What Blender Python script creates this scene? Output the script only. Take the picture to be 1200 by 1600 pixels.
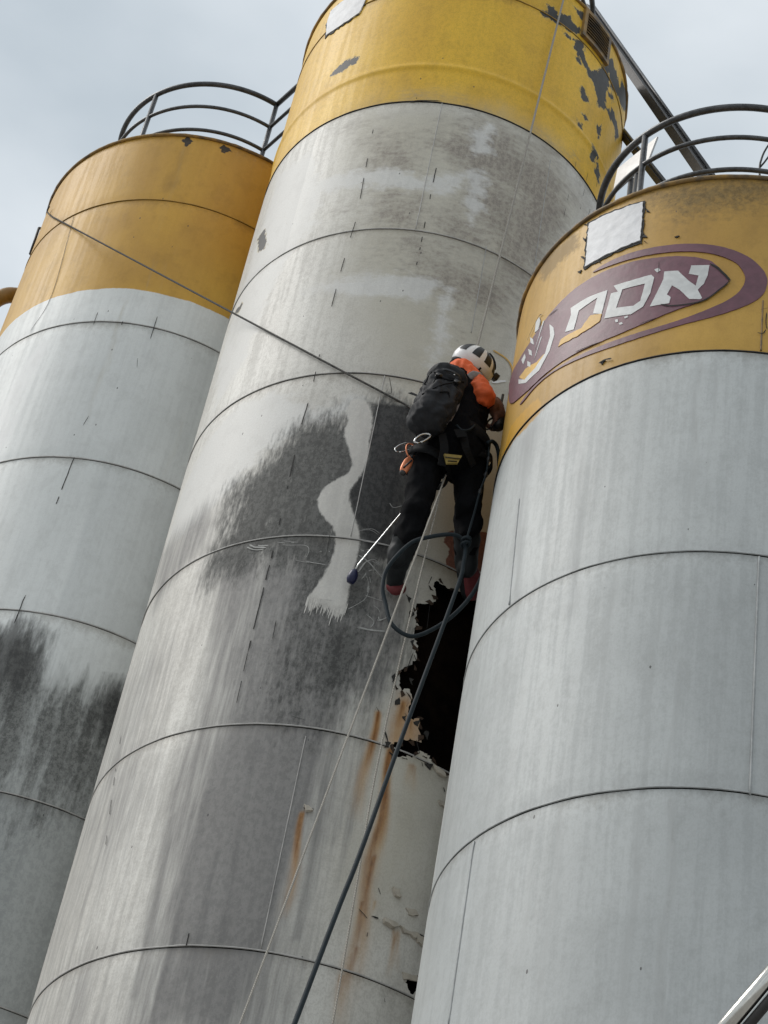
import bpy, bmesh, math, random
import numpy as np
from mathutils import Vector, Matrix, noise as mnoise
from mathutils.geometry import delaunay_2d_cdt

random.seed(7); rng = np.random.default_rng(11)
for o in list(bpy.data.objects): bpy.data.objects.remove(o)
scn = bpy.context.scene
COL = scn.collection
R = math.radians

# ------------------------------------------------------------------ camera, sky, sun, exposure
cam_d = bpy.data.cameras.new('camera'); cam = bpy.data.objects.new('camera', cam_d); COL.objects.link(cam)
cam_d.sensor_fit = 'VERTICAL'; cam_d.sensor_height = 36.0; cam_d.lens = 36.0 * 3324.390 / 1600.0
cam_d.clip_start = 0.1; cam_d.clip_end = 6000
cam.matrix_world = Matrix([[0.9806724, -0.1956569, -0.0, 0.0], [-0.1291337, -0.6472442, -0.7512653, 0.0], [0.1469903, 0.7367451, -0.6600004, 1.6], [0.0, 0.0, 0.0, 1.0]])
scn.camera = cam
scn.render.engine = 'CYCLES'; scn.cycles.use_adaptive_sampling = True; scn.cycles.adaptive_threshold = 0.02; scn.cycles.max_bounces = 5; scn.cycles.diffuse_bounces = 3; scn.cycles.glossy_bounces = 2; scn.cycles.transmission_bounces = 1
scn.render.resolution_x = 768; scn.render.resolution_y = 1024

SUN_AZ, SUN_EL = 274.0, 46.0          # compass style: 0 = +Y, 90 = +X (sun stands to the left of the camera, a little behind)
world = bpy.data.worlds.new('World'); scn.world = world; world.use_nodes = True
wt = world.node_tree; wt.nodes.clear()
def wn(t): return wt.nodes.new(t)
out = wn('ShaderNodeOutputWorld'); bg = wn('ShaderNodeBackground'); sky = wn('ShaderNodeTexSky')
sky.sky_type = 'NISHITA'; sky.sun_disc = False; sky.sun_elevation = R(SUN_EL); sky.sun_rotation = R(SUN_AZ)
sky.air_density = 1.2; sky.dust_density = 4.0; sky.ozone_density = 1.0
tc = wn('ShaderNodeTexCoord'); mp = wn('ShaderNodeMapping'); mp.inputs['Scale'].default_value = (1.0, 1.0, 2.2)
mp.inputs['Rotation'].default_value = (0.3, 0.2, 0.9); mp.inputs['Location'].default_value = (13.6, 0.0, 0.0)
nz = wn('ShaderNodeTexNoise'); nz.inputs['Scale'].default_value = 3.4; nz.inputs['Detail'].default_value = 7; nz.inputs['Roughness'].default_value = 0.45
rp = wn('ShaderNodeValToRGB')
rp.color_ramp.elements[0].position = 0.33; rp.color_ramp.elements[0].color = (4.5, 5.1, 5.55, 1)
rp.color_ramp.elements[1].position = 0.66; rp.color_ramp.elements[1].color = (7.7, 8.1, 8.4, 1)
mx = wn('ShaderNodeMix'); mx.data_type = 'RGBA'; mx.inputs[0].default_value = 0.9
wt.links.new(tc.outputs['Generated'], mp.inputs['Vector']); wt.links.new(mp.outputs[0], nz.inputs['Vector'])
wt.links.new(nz.outputs['Fac'], rp.inputs['Fac']); wt.links.new(sky.outputs[0], mx.inputs[6]); wt.links.new(rp.outputs[0], mx.inputs[7])
wt.links.new(mx.outputs[2], bg.inputs['Color']); bg.inputs['Strength'].default_value = 0.1
wt.links.new(bg.outputs[0], out.inputs['Surface'])

sd = bpy.data.lights.new('sun', 'SUN'); sd.energy = 1.5; sd.angle = R(28); sd.color = (1.0, 0.965, 0.92)
sun = bpy.data.objects.new('sun', sd); COL.objects.link(sun)
sv = Vector((math.sin(R(SUN_AZ)) * math.cos(R(SUN_EL)), math.cos(R(SUN_AZ)) * math.cos(R(SUN_EL)), math.sin(R(SUN_EL))))
sun.rotation_euler = sv.to_track_quat('Z', 'Y').to_euler(); sun.location = sv * 40
vs = scn.view_settings; vs.view_transform = 'Standard'; vs.look = 'None'; vs.exposure = 0.28; vs.gamma = 1.0; vs.use_curve_mapping = False

# ------------------------------------------------------------------ material helpers
class NT:
    def __init__(self, name):
        self.m = bpy.data.materials.new(name); self.m.use_nodes = True
        self.t = self.m.node_tree; self.b = self.t.nodes['Principled BSDF']
    def n(self, t, **kw):
        x = self.t.nodes.new(t)
        for k, v in kw.items(): setattr(x, k, v)
        return x
    def l(self, a, b): self.t.links.new(a, b)
    def setin(self, sock, v):
        if hasattr(v, 'is_output') or isinstance(v, bpy.types.NodeSocket): self.l(v, sock)
        else: sock.default_value = v
    def math(self, op, a, b=0.0, c=0.0, clamp=False):
        x = self.n('ShaderNodeMath', operation=op, use_clamp=clamp)
        self.setin(x.inputs[0], a); self.setin(x.inputs[1], b); self.setin(x.inputs[2], c); return x.outputs[0]
    def mix(self, f, a, b, mode='MIX'):
        x = self.n('ShaderNodeMix', data_type='RGBA', blend_type=mode)
        self.setin(x.inputs[0], f)
        self.setin(x.inputs[6], a if not isinstance(a, tuple) else (*a[:3], 1)); self.setin(x.inputs[7], b if not isinstance(b, tuple) else (*b[:3], 1))
        return x.outputs[2]
    def mixf(self, f, a, b):
        x = self.n('ShaderNodeMix', data_type='FLOAT'); self.setin(x.inputs[0], f); self.setin(x.inputs[2], a); self.setin(x.inputs[3], b); return x.outputs[0]
    def vec(self, src, sc, off=(0, 0, 0)):
        x = self.n('ShaderNodeMapping'); self.l(src, x.inputs[0]); x.inputs['Scale'].default_value = sc; x.inputs['Location'].default_value = off; return x.outputs[0]
    def noise(self, v, scale=1.0, detail=4, rough=0.55, dist=0.0):
        x = self.n('ShaderNodeTexNoise'); self.l(v, x.inputs['Vector'])
        x.inputs['Scale'].default_value = scale; x.inputs['Detail'].default_value = detail; x.inputs['Roughness'].default_value = rough; x.inputs['Distortion'].default_value = dist
        return x.outputs['Fac']
    def step(self, v, lo, hi):
        x = self.n('ShaderNodeMapRange', interpolation_type='SMOOTHSTEP'); self.setin(x.inputs[0], v)
        x.inputs[1].default_value = lo; x.inputs[2].default_value = hi; return x.outputs[0]
    def attr(self, name):
        x = self.n('ShaderNodeAttribute'); x.attribute_name = name; return x.outputs['Fac']
    def bump(self, h, strength=0.3, dist=0.002):
        x = self.n('ShaderNodeBump'); self.setin(x.inputs['Height'], h); x.inputs['Strength'].default_value = strength; x.inputs['Distance'].default_value = dist
        self.l(x.outputs[0], self.b.inputs['Normal'])
    def fin(self, col=None, rough=None, metal=None, spec=None):
        if col is not None: self.setin(self.b.inputs['Base Color'], (*col[:3], 1) if isinstance(col, tuple) else col)
        if rough is not None: self.setin(self.b.inputs['Roughness'], rough)
        if metal is not None: self.setin(self.b.inputs['Metallic'], metal)
        if spec is not None: self.setin(self.b.inputs['Specular IOR Level'], spec)
        return self.m

def simple(name, col, rough=0.6, metal=0.0, var=0.25, scale=30.0, bump=0.2, bdist=0.002, stretch=(1, 1, 1), dark=None, spec=0.5):
    k = NT(name); c = k.n('ShaderNodeTexCoord').outputs['Object']; v = k.vec(c, stretch)
    n1 = k.noise(v, scale, 5); n2 = k.noise(v, scale * 0.17, 4)
    d = dark or tuple(x * (1 - var) for x in col)
    f = k.step(k.math('ADD', k.math('MULTIPLY', n1, 0.5), k.math('MULTIPLY', n2, 0.5)), 0.35, 0.65)
    k.fin(k.mix(f, d, col), k.mixf(n2, rough * 0.85, min(1, rough * 1.15)), metal, spec)
    k.bump(n1, bump, bdist); return k.m

def silo_material(name, layers, grey, grey2, yellow, yellow2, streak=0.5, speck=True, rough=0.5, grain=0.28):
    """painted steel: uv is (metres round the shell, metres up). layers = (attribute, colour, dark colour, noise (s, z, detail), amp, softness, opacity, roughness)"""
    k = NT(name); uv = k.n('ShaderNodeUVMap'); uv.uv_map = 'UVMap'; uv = uv.outputs[0]
    big = k.noise(k.vec(uv, (1.3, 0.8, 1)), 1.0, 3, 0.55, 0.4)
    st1 = k.noise(k.vec(uv, (22, 0.9, 1), (3.1, 0, 0)), 1.0, 3, 0.64)
    st2 = k.noise(k.vec(uv, (70, 9.0, 1), (7.7, 2, 0)), 1.0, 2, 0.6)
    fine = k.noise(k.vec(uv, (120, 80, 1)), 1.0, 2, 0.7)
    grit = k.noise(k.vec(uv, (34, 22, 1), (4, 8, 0)), 1.0, 4, 0.80)
    mid = k.noise(k.vec(uv, (7, 5, 1), (1, 5, 0)), 1.0, 4, 0.65, 0.0)
    sfac = k.step(k.math('ADD', k.math('MULTIPLY', st1, 0.72), k.math('MULTIPLY', grit, 0.28)), 0.43, 0.60)
    g = k.mix(k.step(big, 0.36, 0.64), grey2, grey)
    g = k.mix(k.math('MULTIPLY', sfac, streak), g, tuple(x * 0.74 for x in grey2))
    g = k.mix(k.math('MULTIPLY', k.step(k.noise(k.vec(uv, (34, 2.2, 1), (9, 1, 0)), 1.0, 4, 0.6), 0.60, 0.74), 0.25), g, tuple(min(0.78, x * 1.10) for x in grey))
    g = k.mix(k.math('MULTIPLY', k.step(k.noise(k.vec(uv, (130, 6, 1), (2, 6, 0)), 1.0, 2, 0.6), 0.66, 0.76), 0.15), g, k.mix(1.0, g, (1.2, 1.2, 1.19), 'MULTIPLY'))
    y = k.mix(k.step(big, 0.34, 0.68), yellow2, yellow)
    y = k.mix(k.math('MULTIPLY', k.step(mid, 0.45, 0.75), 0.2), y, tuple(x * 0.8 for x in yellow2))
    y = k.mix(k.math('MULTIPLY', sfac, 0.07), y, (0.36, 0.22, 0.06))
    ye = k.math('ADD', k.attr('yel'), k.math('MULTIPLY', k.math('SUBTRACT', mid, 0.5), 0.03))
    c = k.mix(k.step(ye, -0.004, 0.004), g, y)
    ro = k.mixf(sfac, rough, min(0.9, rough + 0.07))
    for i, (an, c1, c2, (ns, nz_, nd), amp, soft, op, lr) in enumerate(layers):
        i = 99 if an in ('peel', 'peelh') else i
        nn = k.noise(k.vec(uv, (ns, nz_, 1), (i * 3.3, i * 1.7, 0)), 1.0, min(nd, 3), 0.70)
        a = k.math('ADD', k.attr(an), k.math('MULTIPLY', k.math('SUBTRACT', nn, 0.5), amp))
        fc = k.math('MULTIPLY', k.step(a, 0.5 - soft, 0.5 + soft), op)
        fc = k.math('MULTIPLY', fc, k.step(k.attr(an), 0.0, 0.08))
        lc = k.mix(k.step(k.math('ADD', k.math('MULTIPLY', grit, 0.6), k.math('ADD', k.math('MULTIPLY', st1, 0.2), k.math('MULTIPLY', fine, 0.2))), 0.445, 0.56), c2, c1)
        c = k.mix(fc, c, lc); ro = k.mixf(fc, ro, lr)
    sm = k.math('MULTIPLY', k.step(k.math('ADD', k.attr('seam'), k.math('MULTIPLY', k.math('SUBTRACT', grit, 0.5), 0.7)), 0.25, 0.9), 0.55)
    c = k.mix(sm, c, k.mix(1.0, c, (0.42, 0.38, 0.33), 'MULTIPLY'))
    c = k.mix(k.attr('tone'), c, k.mix(1.0, c, (0.86, 0.865, 0.87), 'MULTIPLY'))
    if speck:
        vo = k.n('ShaderNodeTexVoronoi'); k.l(k.vec(uv, (17, 8.5, 1)), vo.inputs['Vector']); vo.inputs['Scale'].default_value = 1.0
        cs = k.n('ShaderNodeSeparateColor'); k.l(vo.outputs['Color'], cs.inputs[0])
        lim = k.math('MULTIPLY', k.step(cs.outputs[0], 0.80, 1.0), 0.11)
        fs = k.math('LESS_THAN', k.math('ADD', vo.outputs['Distance'], k.math('MULTIPLY', fine, 0.05)), lim)
        c = k.mix(k.math('MULTIPLY', fs, 0.75), c, (0.045, 0.042, 0.04))
    c = k.mix(k.math('MULTIPLY', k.step(k.math('ADD', k.math('MULTIPLY', fine, 0.5), k.math('MULTIPLY', grit, 0.5)), 0.465, 0.56), grain), c, k.mix(1.0, c, (0.62, 0.60, 0.575), 'MULTIPLY'))
    c = k.mix(k.math('MULTIPLY', k.step(mid, 0.50, 0.64), 0.2), c, k.mix(1.0, c, (0.72, 0.71, 0.70), 'MULTIPLY'))
    k.fin(c, ro, 0.0, 0.35)
    h = k.math('ADD', k.math('MULTIPLY', grit, 0.6), k.math('MULTIPLY', mid, 0.9))
    k.bump(h, 0.16, 0.004)
    return k.m

# ------------------------------------------------------------------ mesh helpers
ORG = {}
def setp(o, parent):
    if parent is not None:
        o.parent = parent
def empty(name, loc, label=None, cat=None, group=None):
    o = bpy.data.objects.new(name, None); COL.objects.link(o); o.location = loc; o.empty_display_size = 0.1
    ORG[o] = Vector(loc)
    tag(o, label, cat, group); return o
def tag(o, label=None, cat=None, group=None, kind=None):
    if label: o['label'] = label
    if cat: o['category'] = cat
    if group: o['group'] = group
    if kind: o['kind'] = kind
    return o
def obj(name, verts, faces, mat, parent=None, smooth=True, org=None):
    """world-space verts; the object origin is the root's origin (children) or the bbox base centre (top level)"""
    v = np.asarray([tuple(p) for p in verts], dtype=np.float64)
    root = parent
    while root is not None and root.parent is not None: root = root.parent
    if root is not None: o0 = np.array(ORG[root])
    else: o0 = np.array([v[:, 0].mean(), v[:, 1].mean(), v[:, 2].min()]) if org is None else np.array(org)
    me = bpy.data.meshes.new(name); me.from_pydata([tuple(p) for p in (v - o0)], [], [tuple(int(i) for i in f) for f in faces]); me.update()
    if smooth: me.polygons.foreach_set('use_smooth', [True] * len(me.polygons))
    if mat is not None: me.materials.append(mat)
    o = bpy.data.objects.new(name, me); COL.objects.link(o)
    if parent is None: o.location = o0; ORG[o] = Vector(o0)
    else: o.parent = parent
    return o
class MB:
    def __init__(s): s.v = []; s.f = []
    def add(s, v, f):
        k = len(s.v); s.v += [Vector(p) for p in v]; s.f += [tuple(i + k for i in q) for q in f]; return s
    def obj(s, name, mat, parent=None, smooth=True): return obj(name, s.v, s.f, mat, parent, smooth)
def catmull(pts, n=8):
    P = [Vector(p) for p in pts]
    if len(P) < 3: return P
    P = [P[0] * 2 - P[1]] + P + [P[-1] * 2 - P[-2]]; o = []
    for i in range(1, len(P) - 2):
        for j in range(n):
            t = j / n; a, b, c, d = P[i - 1:i + 3]
            o.append(0.5 * ((2 * b) + (c - a) * t + (2 * a - 5 * b + 4 * c - d) * t * t + (3 * b - a - 3 * c + d) * t ** 3))
    return o + [P[-2]]
def tube_g(path, rad, seg=8, closed=False, cap=True):
    P = [Vector(p) for p in path]; n = len(P); v = []; f = []
    rads = rad if isinstance(rad, (list, tuple)) else [rad] * n
    tprev = None; nv = None
    for i, p in enumerate(P):
        a = P[i - 1] if (i > 0 or closed) else P[i]; b = P[(i + 1) % n] if (i < n - 1 or closed) else P[i]
        t = (b - a).normalized()
        if nv is None:
            nv = t.orthogonal().normalized()
        else:
            nv = (nv - t * nv.dot(t)); nv = nv.normalized() if nv.length > 1e-6 else t.orthogonal().normalized()
        bn = t.cross(nv)
        for j in range(seg):
            an = 2 * math.pi * j / seg; v.append(p + (nv * math.cos(an) + bn * math.sin(an)) * rads[i])
    m = n if closed else n - 1
    for i in range(m):
        for j in range(seg):
            a, b = i * seg + j, i * seg + (j + 1) % seg; c, d = ((i + 1) % n) * seg + (j + 1) % seg, ((i + 1) % n) * seg + j
            f.append((a, b, c, d))
    if cap and not closed: f.append(tuple(range(seg - 1, -1, -1))); f.append(tuple(range((n - 1) * seg, n * seg)))
    return v, f
def box_g(c, ex, ey, ez, bev=0.0):
    """box with centre c and half-axis vectors ex, ey, ez"""
    c, ex, ey, ez = Vector(c), Vector(ex), Vector(ey), Vector(ez)
    if bev <= 0:
        v = [c + ex * a + ey * b + ez * d for d in (-1, 1) for b in (-1, 1) for a in (-1, 1)]
        return v, [(0, 2, 3, 1), (4, 5, 7, 6), (0, 1, 5, 4), (2, 6, 7, 3), (0, 4, 6, 2), (1, 3, 7, 5)]
    bm = bmesh.new(); bmesh.ops.create_cube(bm, size=2.0)
    M = Matrix((ex, ey, ez)).transposed()
    for q in bm.verts: q.co = c + M @ q.co
    bmesh.ops.bevel(bm, geom=list(bm.edges), offset=bev, segments=2, affect='EDGES', profile=0.6)
    bm.verts.index_update(); v = [q.co.copy() for q in bm.verts]; f = [[w.index for w in q.verts] for q in bm.faces]; bm.free(); return v, f
def capsule_g(p0, r0, p1, r1, seg=16, rings=5):
    p0, p1 = Vector(p0), Vector(p1); d = p1 - p0; L = d.length; t = d.normalized()
    path, rad = [], []
    for i in range(rings): a = -math.pi / 2 * (1 - i / rings) * 0.98; path.append(p0 + t * r0 * math.sin(a)); rad.append(r0 * math.cos(a))
    for i in range(5): u = i / 4; path.append(p0 + d * u); rad.append(r0 + (r1 - r0) * u)
    for i in range(1, rings + 1): a = math.pi / 2 * i / rings * 0.98; path.append(p1 + t * r1 * math.sin(a)); rad.append(r1 * math.cos(a))
    return tube_g(path, rad, seg)
def ell_g(c, ex, ey, ez, nu=20, nv=12, p=1.0):
    c, ex, ey, ez = Vector(c), Vector(ex), Vector(ey), Vector(ez); v = []; f = []
    sg = lambda x: math.copysign(abs(x) ** p, x)
    for i in range(nv + 1):
        b = -math.pi / 2 + math.pi * i / nv
        for j in range(nu):
            a = 2 * math.pi * j / nu
            v.append(c + ex * sg(math.cos(b)) * sg(math.cos(a)) + ey * sg(math.cos(b)) * sg(math.sin(a)) + ez * sg(math.sin(b)))
    for i in range(nv):
        for j in range(nu): f.append((i * nu + j, i * nu + (j + 1) % nu, (i + 1) * nu + (j + 1) % nu, (i + 1) * nu + j))
    return v, f
def remesh(mb, voxel, smooth=6, wr=0.0, wscale=12.0, wst=(1, 1, 1)):
    """fuse overlapping solids into ONE continuous skin"""
    me = bpy.data.meshes.new('tmp'); me.from_pydata([tuple(p) for p in mb.v], [], mb.f); me.update()
    o = bpy.data.objects.new('tmp', me); COL.objects.link(o)
    m = o.modifiers.new('r', 'REMESH'); m.mode = 'VOXEL'; m.voxel_size = voxel
    s = o.modifiers.new('s', 'SMOOTH'); s.factor = 0.5; s.iterations = smooth
    bpy.context.view_layer.update()
    ev = o.evaluated_get(bpy.context.evaluated_depsgraph_get()); e = ev.to_mesh()
    V = [v.co.copy() for v in e.vertices]; F = [tuple(p.vertices) for p in e.polygons]
    if wr > 0:
        N = [v.normal.copy() for v in e.vertices]
        for i in range(len(V)):
            q = Vector((V[i].x * wst[0], V[i].y * wst[1], V[i].z * wst[2])) * wscale
            h = 1 - 2 * abs(mnoise.noise(q)) + 0.5 * mnoise.noise(q * 2.3)
            V[i] = V[i] + N[i] * wr * h
    ev.to_mesh_clear(); bpy.data.objects.remove(o); bpy.data.meshes.remove(me)
    return V, F

# ------------------------------------------------------------------ silo geometry in (arc metres s, height z)
SILO = {'C': (-0.0263, 9.7424, 1.1983), 'L': (-1.8221, 11.4341, 1.2081), 'R': (1.7214, 7.9711, 1.195)}
def P3(n, s, z, dr=0.0):
    x, y, r = SILO[n]; th = s / r; return Vector((x + (r + dr) * math.sin(th), y - (r + dr) * math.cos(th), z))
def sdf(S, Z, poly):
    """signed distance in metres, positive inside"""
    p = np.asarray(poly, float); out = np.full(S.shape, -9.0); m = 0.7
    bb = (S > p[:, 0].min() - m) & (S < p[:, 0].max() + m) & (Z > p[:, 1].min() - m) & (Z < p[:, 1].max() + m)
    if not bb.any(): return out
    s, z = S[bb], Z[bb]; d2 = np.full(s.shape, 1e9); ins = np.zeros(s.shape, bool)
    for (ax, ay), (bx, by) in zip(p, np.roll(p, -1, 0)):
        ex, ey = bx - ax, by - ay; t = np.clip(((s - ax) * ex + (z - ay) * ey) / max(ex * ex + ey * ey, 1e-12), 0, 1)
        d2 = np.minimum(d2, (s - ax - t * ex) ** 2 + (z - ay - t * ey) ** 2)
        cr = ((ay > z) != (by > z)) & (s < (bx - ax) * (z - ay) / (by - ay if abs(by - ay) > 1e-12 else 1e-12) + ax); ins ^= cr
    out[bb] = np.where(ins, 1, -1) * np.sqrt(d2); return out
def amt(S, Z, poly, w): return np.clip(0.5 + sdf(S, Z, poly) / (2 * w), 0, 1)
_lat = rng.random((64, 64))
def vn(S, Z, fs, fz, oct=4):
    """tiling value noise 0..1"""
    t = np.zeros(S.shape); a = 1.0; tot = 0
    for o in range(oct):
        x, y = S * fs * 2 ** o + 13.7 * o, Z * fz * 2 ** o + 5.1 * o
        i, j = np.floor(x).astype(int), np.floor(y).astype(int); u, v = x - i, y - j; u = u * u * (3 - 2 * u); v = v * v * (3 - 2 * v)
        g = lambda a_, b_: _lat[a_ % 64, b_ % 64]
        t += a * ((g(i, j) * (1 - u) + g(i + 1, j) * u) * (1 - v) + (g(i, j + 1) * (1 - u) + g(i + 1, j + 1) * u) * v); tot += a; a *= 0.5
    return t / tot
def seam_fn(zs):
    def f(S, Z):
        o = np.zeros(S.shape)
        for z in zs[:-1]:
            d = z - Z; o = np.maximum(o, np.where(d > 0, np.exp(-d / 0.10), np.exp(d / 0.02)) * (0.25 + 0.9 * vn(S + z * 3, Z * 0 + z, 5, 1, 3)))
        return o
    return f
def tone_fn(zs, seed):
    z_ = np.array(sorted(zs))
    def f(S, Z):
        i = np.searchsorted(z_, Z); j = np.floor((S + 1.37 * (i % 5) + seed) / 2.5).astype(int)
        return np.modf(np.abs(np.sin(i * 12.9898 + j * 78.233 + seed) * 43758.5453))[0]
    return f
def course(n, parent, z0, z1, mat, attrs, step, front=1.95, hole=None, dent=0.0025, name='shell_course', lip=0.0, swage=None):
    x0, y0, r = SILO[n]
    nf = int(2 * front * r / step); th = np.concatenate([np.linspace(-front, front, nf + 1), np.linspace(front, 2 * math.pi - front, 26)[1:-1]])
    nz_ = max(2, int((z1 - z0) / step)); zz = np.linspace(z0, z1, nz_ + 1)
    T, Z = np.meshgrid(th, zz); S = T * r
    D = (vn(S, Z, 1.1, 0.9, 3) - 0.5) * 2 * dent + lip * (1 - (Z - z0) / (z1 - z0))
    D = D + 0.0035 * np.exp(-((z1 - Z) / 0.05) ** 2) * -1 + 0.0035 * np.exp(-((Z - z0) / 0.05) ** 2) * -1
    if swage is not None: D = D + 0.011 * np.exp(-((Z - swage) / 0.028) ** 2)
    if hole is not None:
        hs = np.max([sdf(S, Z, h) for h in hole], axis=0) + (vn(S, Z, 11, 11, 3) - 0.46) * 0.075 + (vn(S, Z, 45, 45, 2) - 0.5) * 0.026
        ds_, dz_ = S[0, 1] - S[0, 0], Z[1, 0] - Z[0, 0]; gz, gs = np.gradient(hs, dz_, ds_); gm = np.maximum(gz ** 2 + gs ** 2, 0.05)
        near = (np.abs(hs) < 0.85 * step) & (np.abs(T) < front - 0.05)
        S = np.where(near, S - np.clip(hs * gs / gm, -0.6 * step, 0.6 * step), S); Z = np.where(near, Z - np.clip(hs * gz / gm, -0.6 * step, 0.6 * step), Z); T = S / r
        hs = np.where(near, 0.0, hs)
        D = D + 0.012 * np.exp(-np.abs(np.minimum(hs, 0)) / 0.035) * (vn(S, Z, 9, 9, 2) - 0.3) * (hs > -0.3)
    rr = r + D
    V = np.stack([rr * np.sin(T), -rr * np.cos(T), Z], -1).reshape(-1, 3)
    nc = len(th); i = np.arange(nz_)[:, None] * nc; j = np.arange(nc)[None, :]; j2 = (j + 1) % nc
    F = np.stack([i + j, i + j2, i + nc + j2, i + nc + j], -1).reshape(-1, 4)
    if hole is not None:
        hv = hs.reshape(-1); F = F[~((hv[F] > 0).any(1) | ((hv[F] >= 0).all(1)))]
    me = bpy.data.meshes.new(name); me.vertices.add(len(V)); me.vertices.foreach_set('co', V.astype(np.float32).ravel())
    me.loops.add(len(F) * 4); me.loops.foreach_set('vertex_index', F.astype(np.int32).ravel())
    me.polygons.add(len(F)); me.polygons.foreach_set('loop_start', np.arange(len(F), dtype=np.int32) * 4); me.polygons.foreach_set('loop_total', np.full(len(F), 4, np.int32))
    me.polygons.foreach_set('use_smooth', np.ones(len(F), bool))
    uvl = me.uv_layers.new(name='UVMap'); SZ = np.stack([S.reshape(-1), Z.reshape(-1)], -1)
    loopuv = SZ[F.ravel()]; wrap = np.abs(loopuv.reshape(-1, 4, 2)[:, :, 0].max(1) - loopuv.reshape(-1, 4, 2)[:, :, 0].min(1)) > 3
    L4 = loopuv.reshape(-1, 4, 2); L4[wrap, :, 0] = np.where(L4[wrap, :, 0] < 0, L4[wrap, :, 0] + 2 * math.pi * r, L4[wrap, :, 0])
    uvl.data.foreach_set('uv', L4.astype(np.float32).ravel())
    for an, fn in attrs.items():
        a = me.attributes.new(an, 'FLOAT', 'POINT'); a.data.foreach_set('value', fn(S, Z).astype(np.float32).ravel())
    me.update(); me.validate(); me.materials.append(mat)
    o = bpy.data.objects.new(name, me); COL.objects.link(o); o.parent = parent; return o
def ring_g(n, z, dr, rad, seg=6, cnt=180, jit=0.0, rabs=None):
    x, y, r = SILO[n]; r = rabs if rabs else r + dr
    pts = [Vector((x + r * math.sin(a), y - r * math.cos(a), z + jit * mnoise.noise(Vector((a * 9, z, 0))))) for a in np.linspace(-math.pi, math.pi, cnt, endpoint=False)]
    return tube_g(pts, [rad * (1 + 0.3 * mnoise.noise(Vector((a * 40, z, 3)))) for a in np.linspace(-math.pi, math.pi, cnt, endpoint=False)] if jit else rad, seg, closed=True)
def densify(poly, d):
    o = []
    for a, b in zip(poly, poly[1:] + poly[:1]):
        k = max(1, int(math.dist(a, b) / d))
        o += [(a[0] + (b[0] - a[0]) * i / k, a[1] + (b[1] - a[1]) * i / k) for i in range(k)]
    return o
def patch(name, n, poly, dr, th, mat, parent, res=0.03, torn=0.0, wrinkle=0.0, holes=(), curl=0.0, seed=0):
    """a sheet stuck on the shell: polygon in (s, z), real thickness, edges torn by `torn` metres"""
    loops = []
    for lp in [poly] + list(holes):
        q = densify(list(lp), res * 0.6)
        if torn: q = [(a + torn * mnoise.noise(Vector((a * 38, b * 38, seed))), b + torn * mnoise.noise(Vector((a * 38, b * 38, seed + 9)))) for a, b in q]
        loops.append(q)
    pts, edges = [], []
    for q in loops:
        k = len(pts); pts += q; edges += [(k + i, k + (i + 1) % len(q)) for i in range(len(q))]
    nb = len(pts); a = np.array(loops[0])
    gs, gz = np.meshgrid(np.arange(a[:, 0].min(), a[:, 0].max(), res), np.arange(a[:, 1].min(), a[:, 1].max(), res))
    d = sdf(gs.ravel(), gz.ravel(), a)
    for h in loops[1:]: d = np.minimum(d, -sdf(gs.ravel(), gz.ravel(), h))
    pts += [(float(x), float(y)) for x, y, e in zip(gs.ravel(), gz.ravel(), d) if e > res * 0.4]
    v2, e2, f2, *_ = delaunay_2d_cdt([Vector(p) for p in pts], edges, [], 1 if not holes else 0, 1e-5)
    if holes:
        keep = []
        for f in f2:
            c = sum((v2[i] for i in f), Vector((0, 0))) / len(f)
            if all(sdf(np.array([c.x]), np.array([c.y]), h)[0] < 0 for h in loops[1:]) and sdf(np.array([c.x]), np.array([c.y]), a)[0] > 0: keep.append(f)
        f2 = keep
    dd = sdf(np.array([p.x for p in v2]), np.array([p.y for p in v2]), a)
    top = []
    for p, e in zip(v2, dd):
        w = wrinkle * (1 - 2 * abs(mnoise.noise(Vector((p.x * 7 + p.y * 9, p.y * 11, seed))))) + curl * max(0, 1 - max(e, 0) / 0.05) * max(0, mnoise.noise(Vector((p.x * 6, p.y * 6, seed + 4))) + 0.15)
        top.append(P3(n, p.x, p.y, dr + th + max(w, -th * 0.3)))
    bot = [P3(n, p.x, p.y, dr - 0.004) for p in v2]
    k = len(top); F = [tuple(f) for f in f2]
    cnt = {}
    for f in f2:
        for i in range(len(f)): e = (f[i], f[(i + 1) % len(f)]); cnt[e] = 1
    side = [(b, a_, a_ + k, b + k) for (a_, b) in cnt if (b, a_) not in cnt]
    mb = obj(name, top + bot, F + side, mat, parent, smooth=False)
    me = mb.data; uvl = me.uv_layers.new(name='UVMap')
    allv = list(v2) + list(v2)
    for lp in me.loops: uvl.data[lp.index].uv = (allv[lp.vertex_index].x, allv[lp.vertex_index].y)
    me.polygons.foreach_set('use_smooth', [i < len(F) for i in range(len(me.polygons))])
    me.set_sharp_from_angle(angle=0.6)
    return mb
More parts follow.
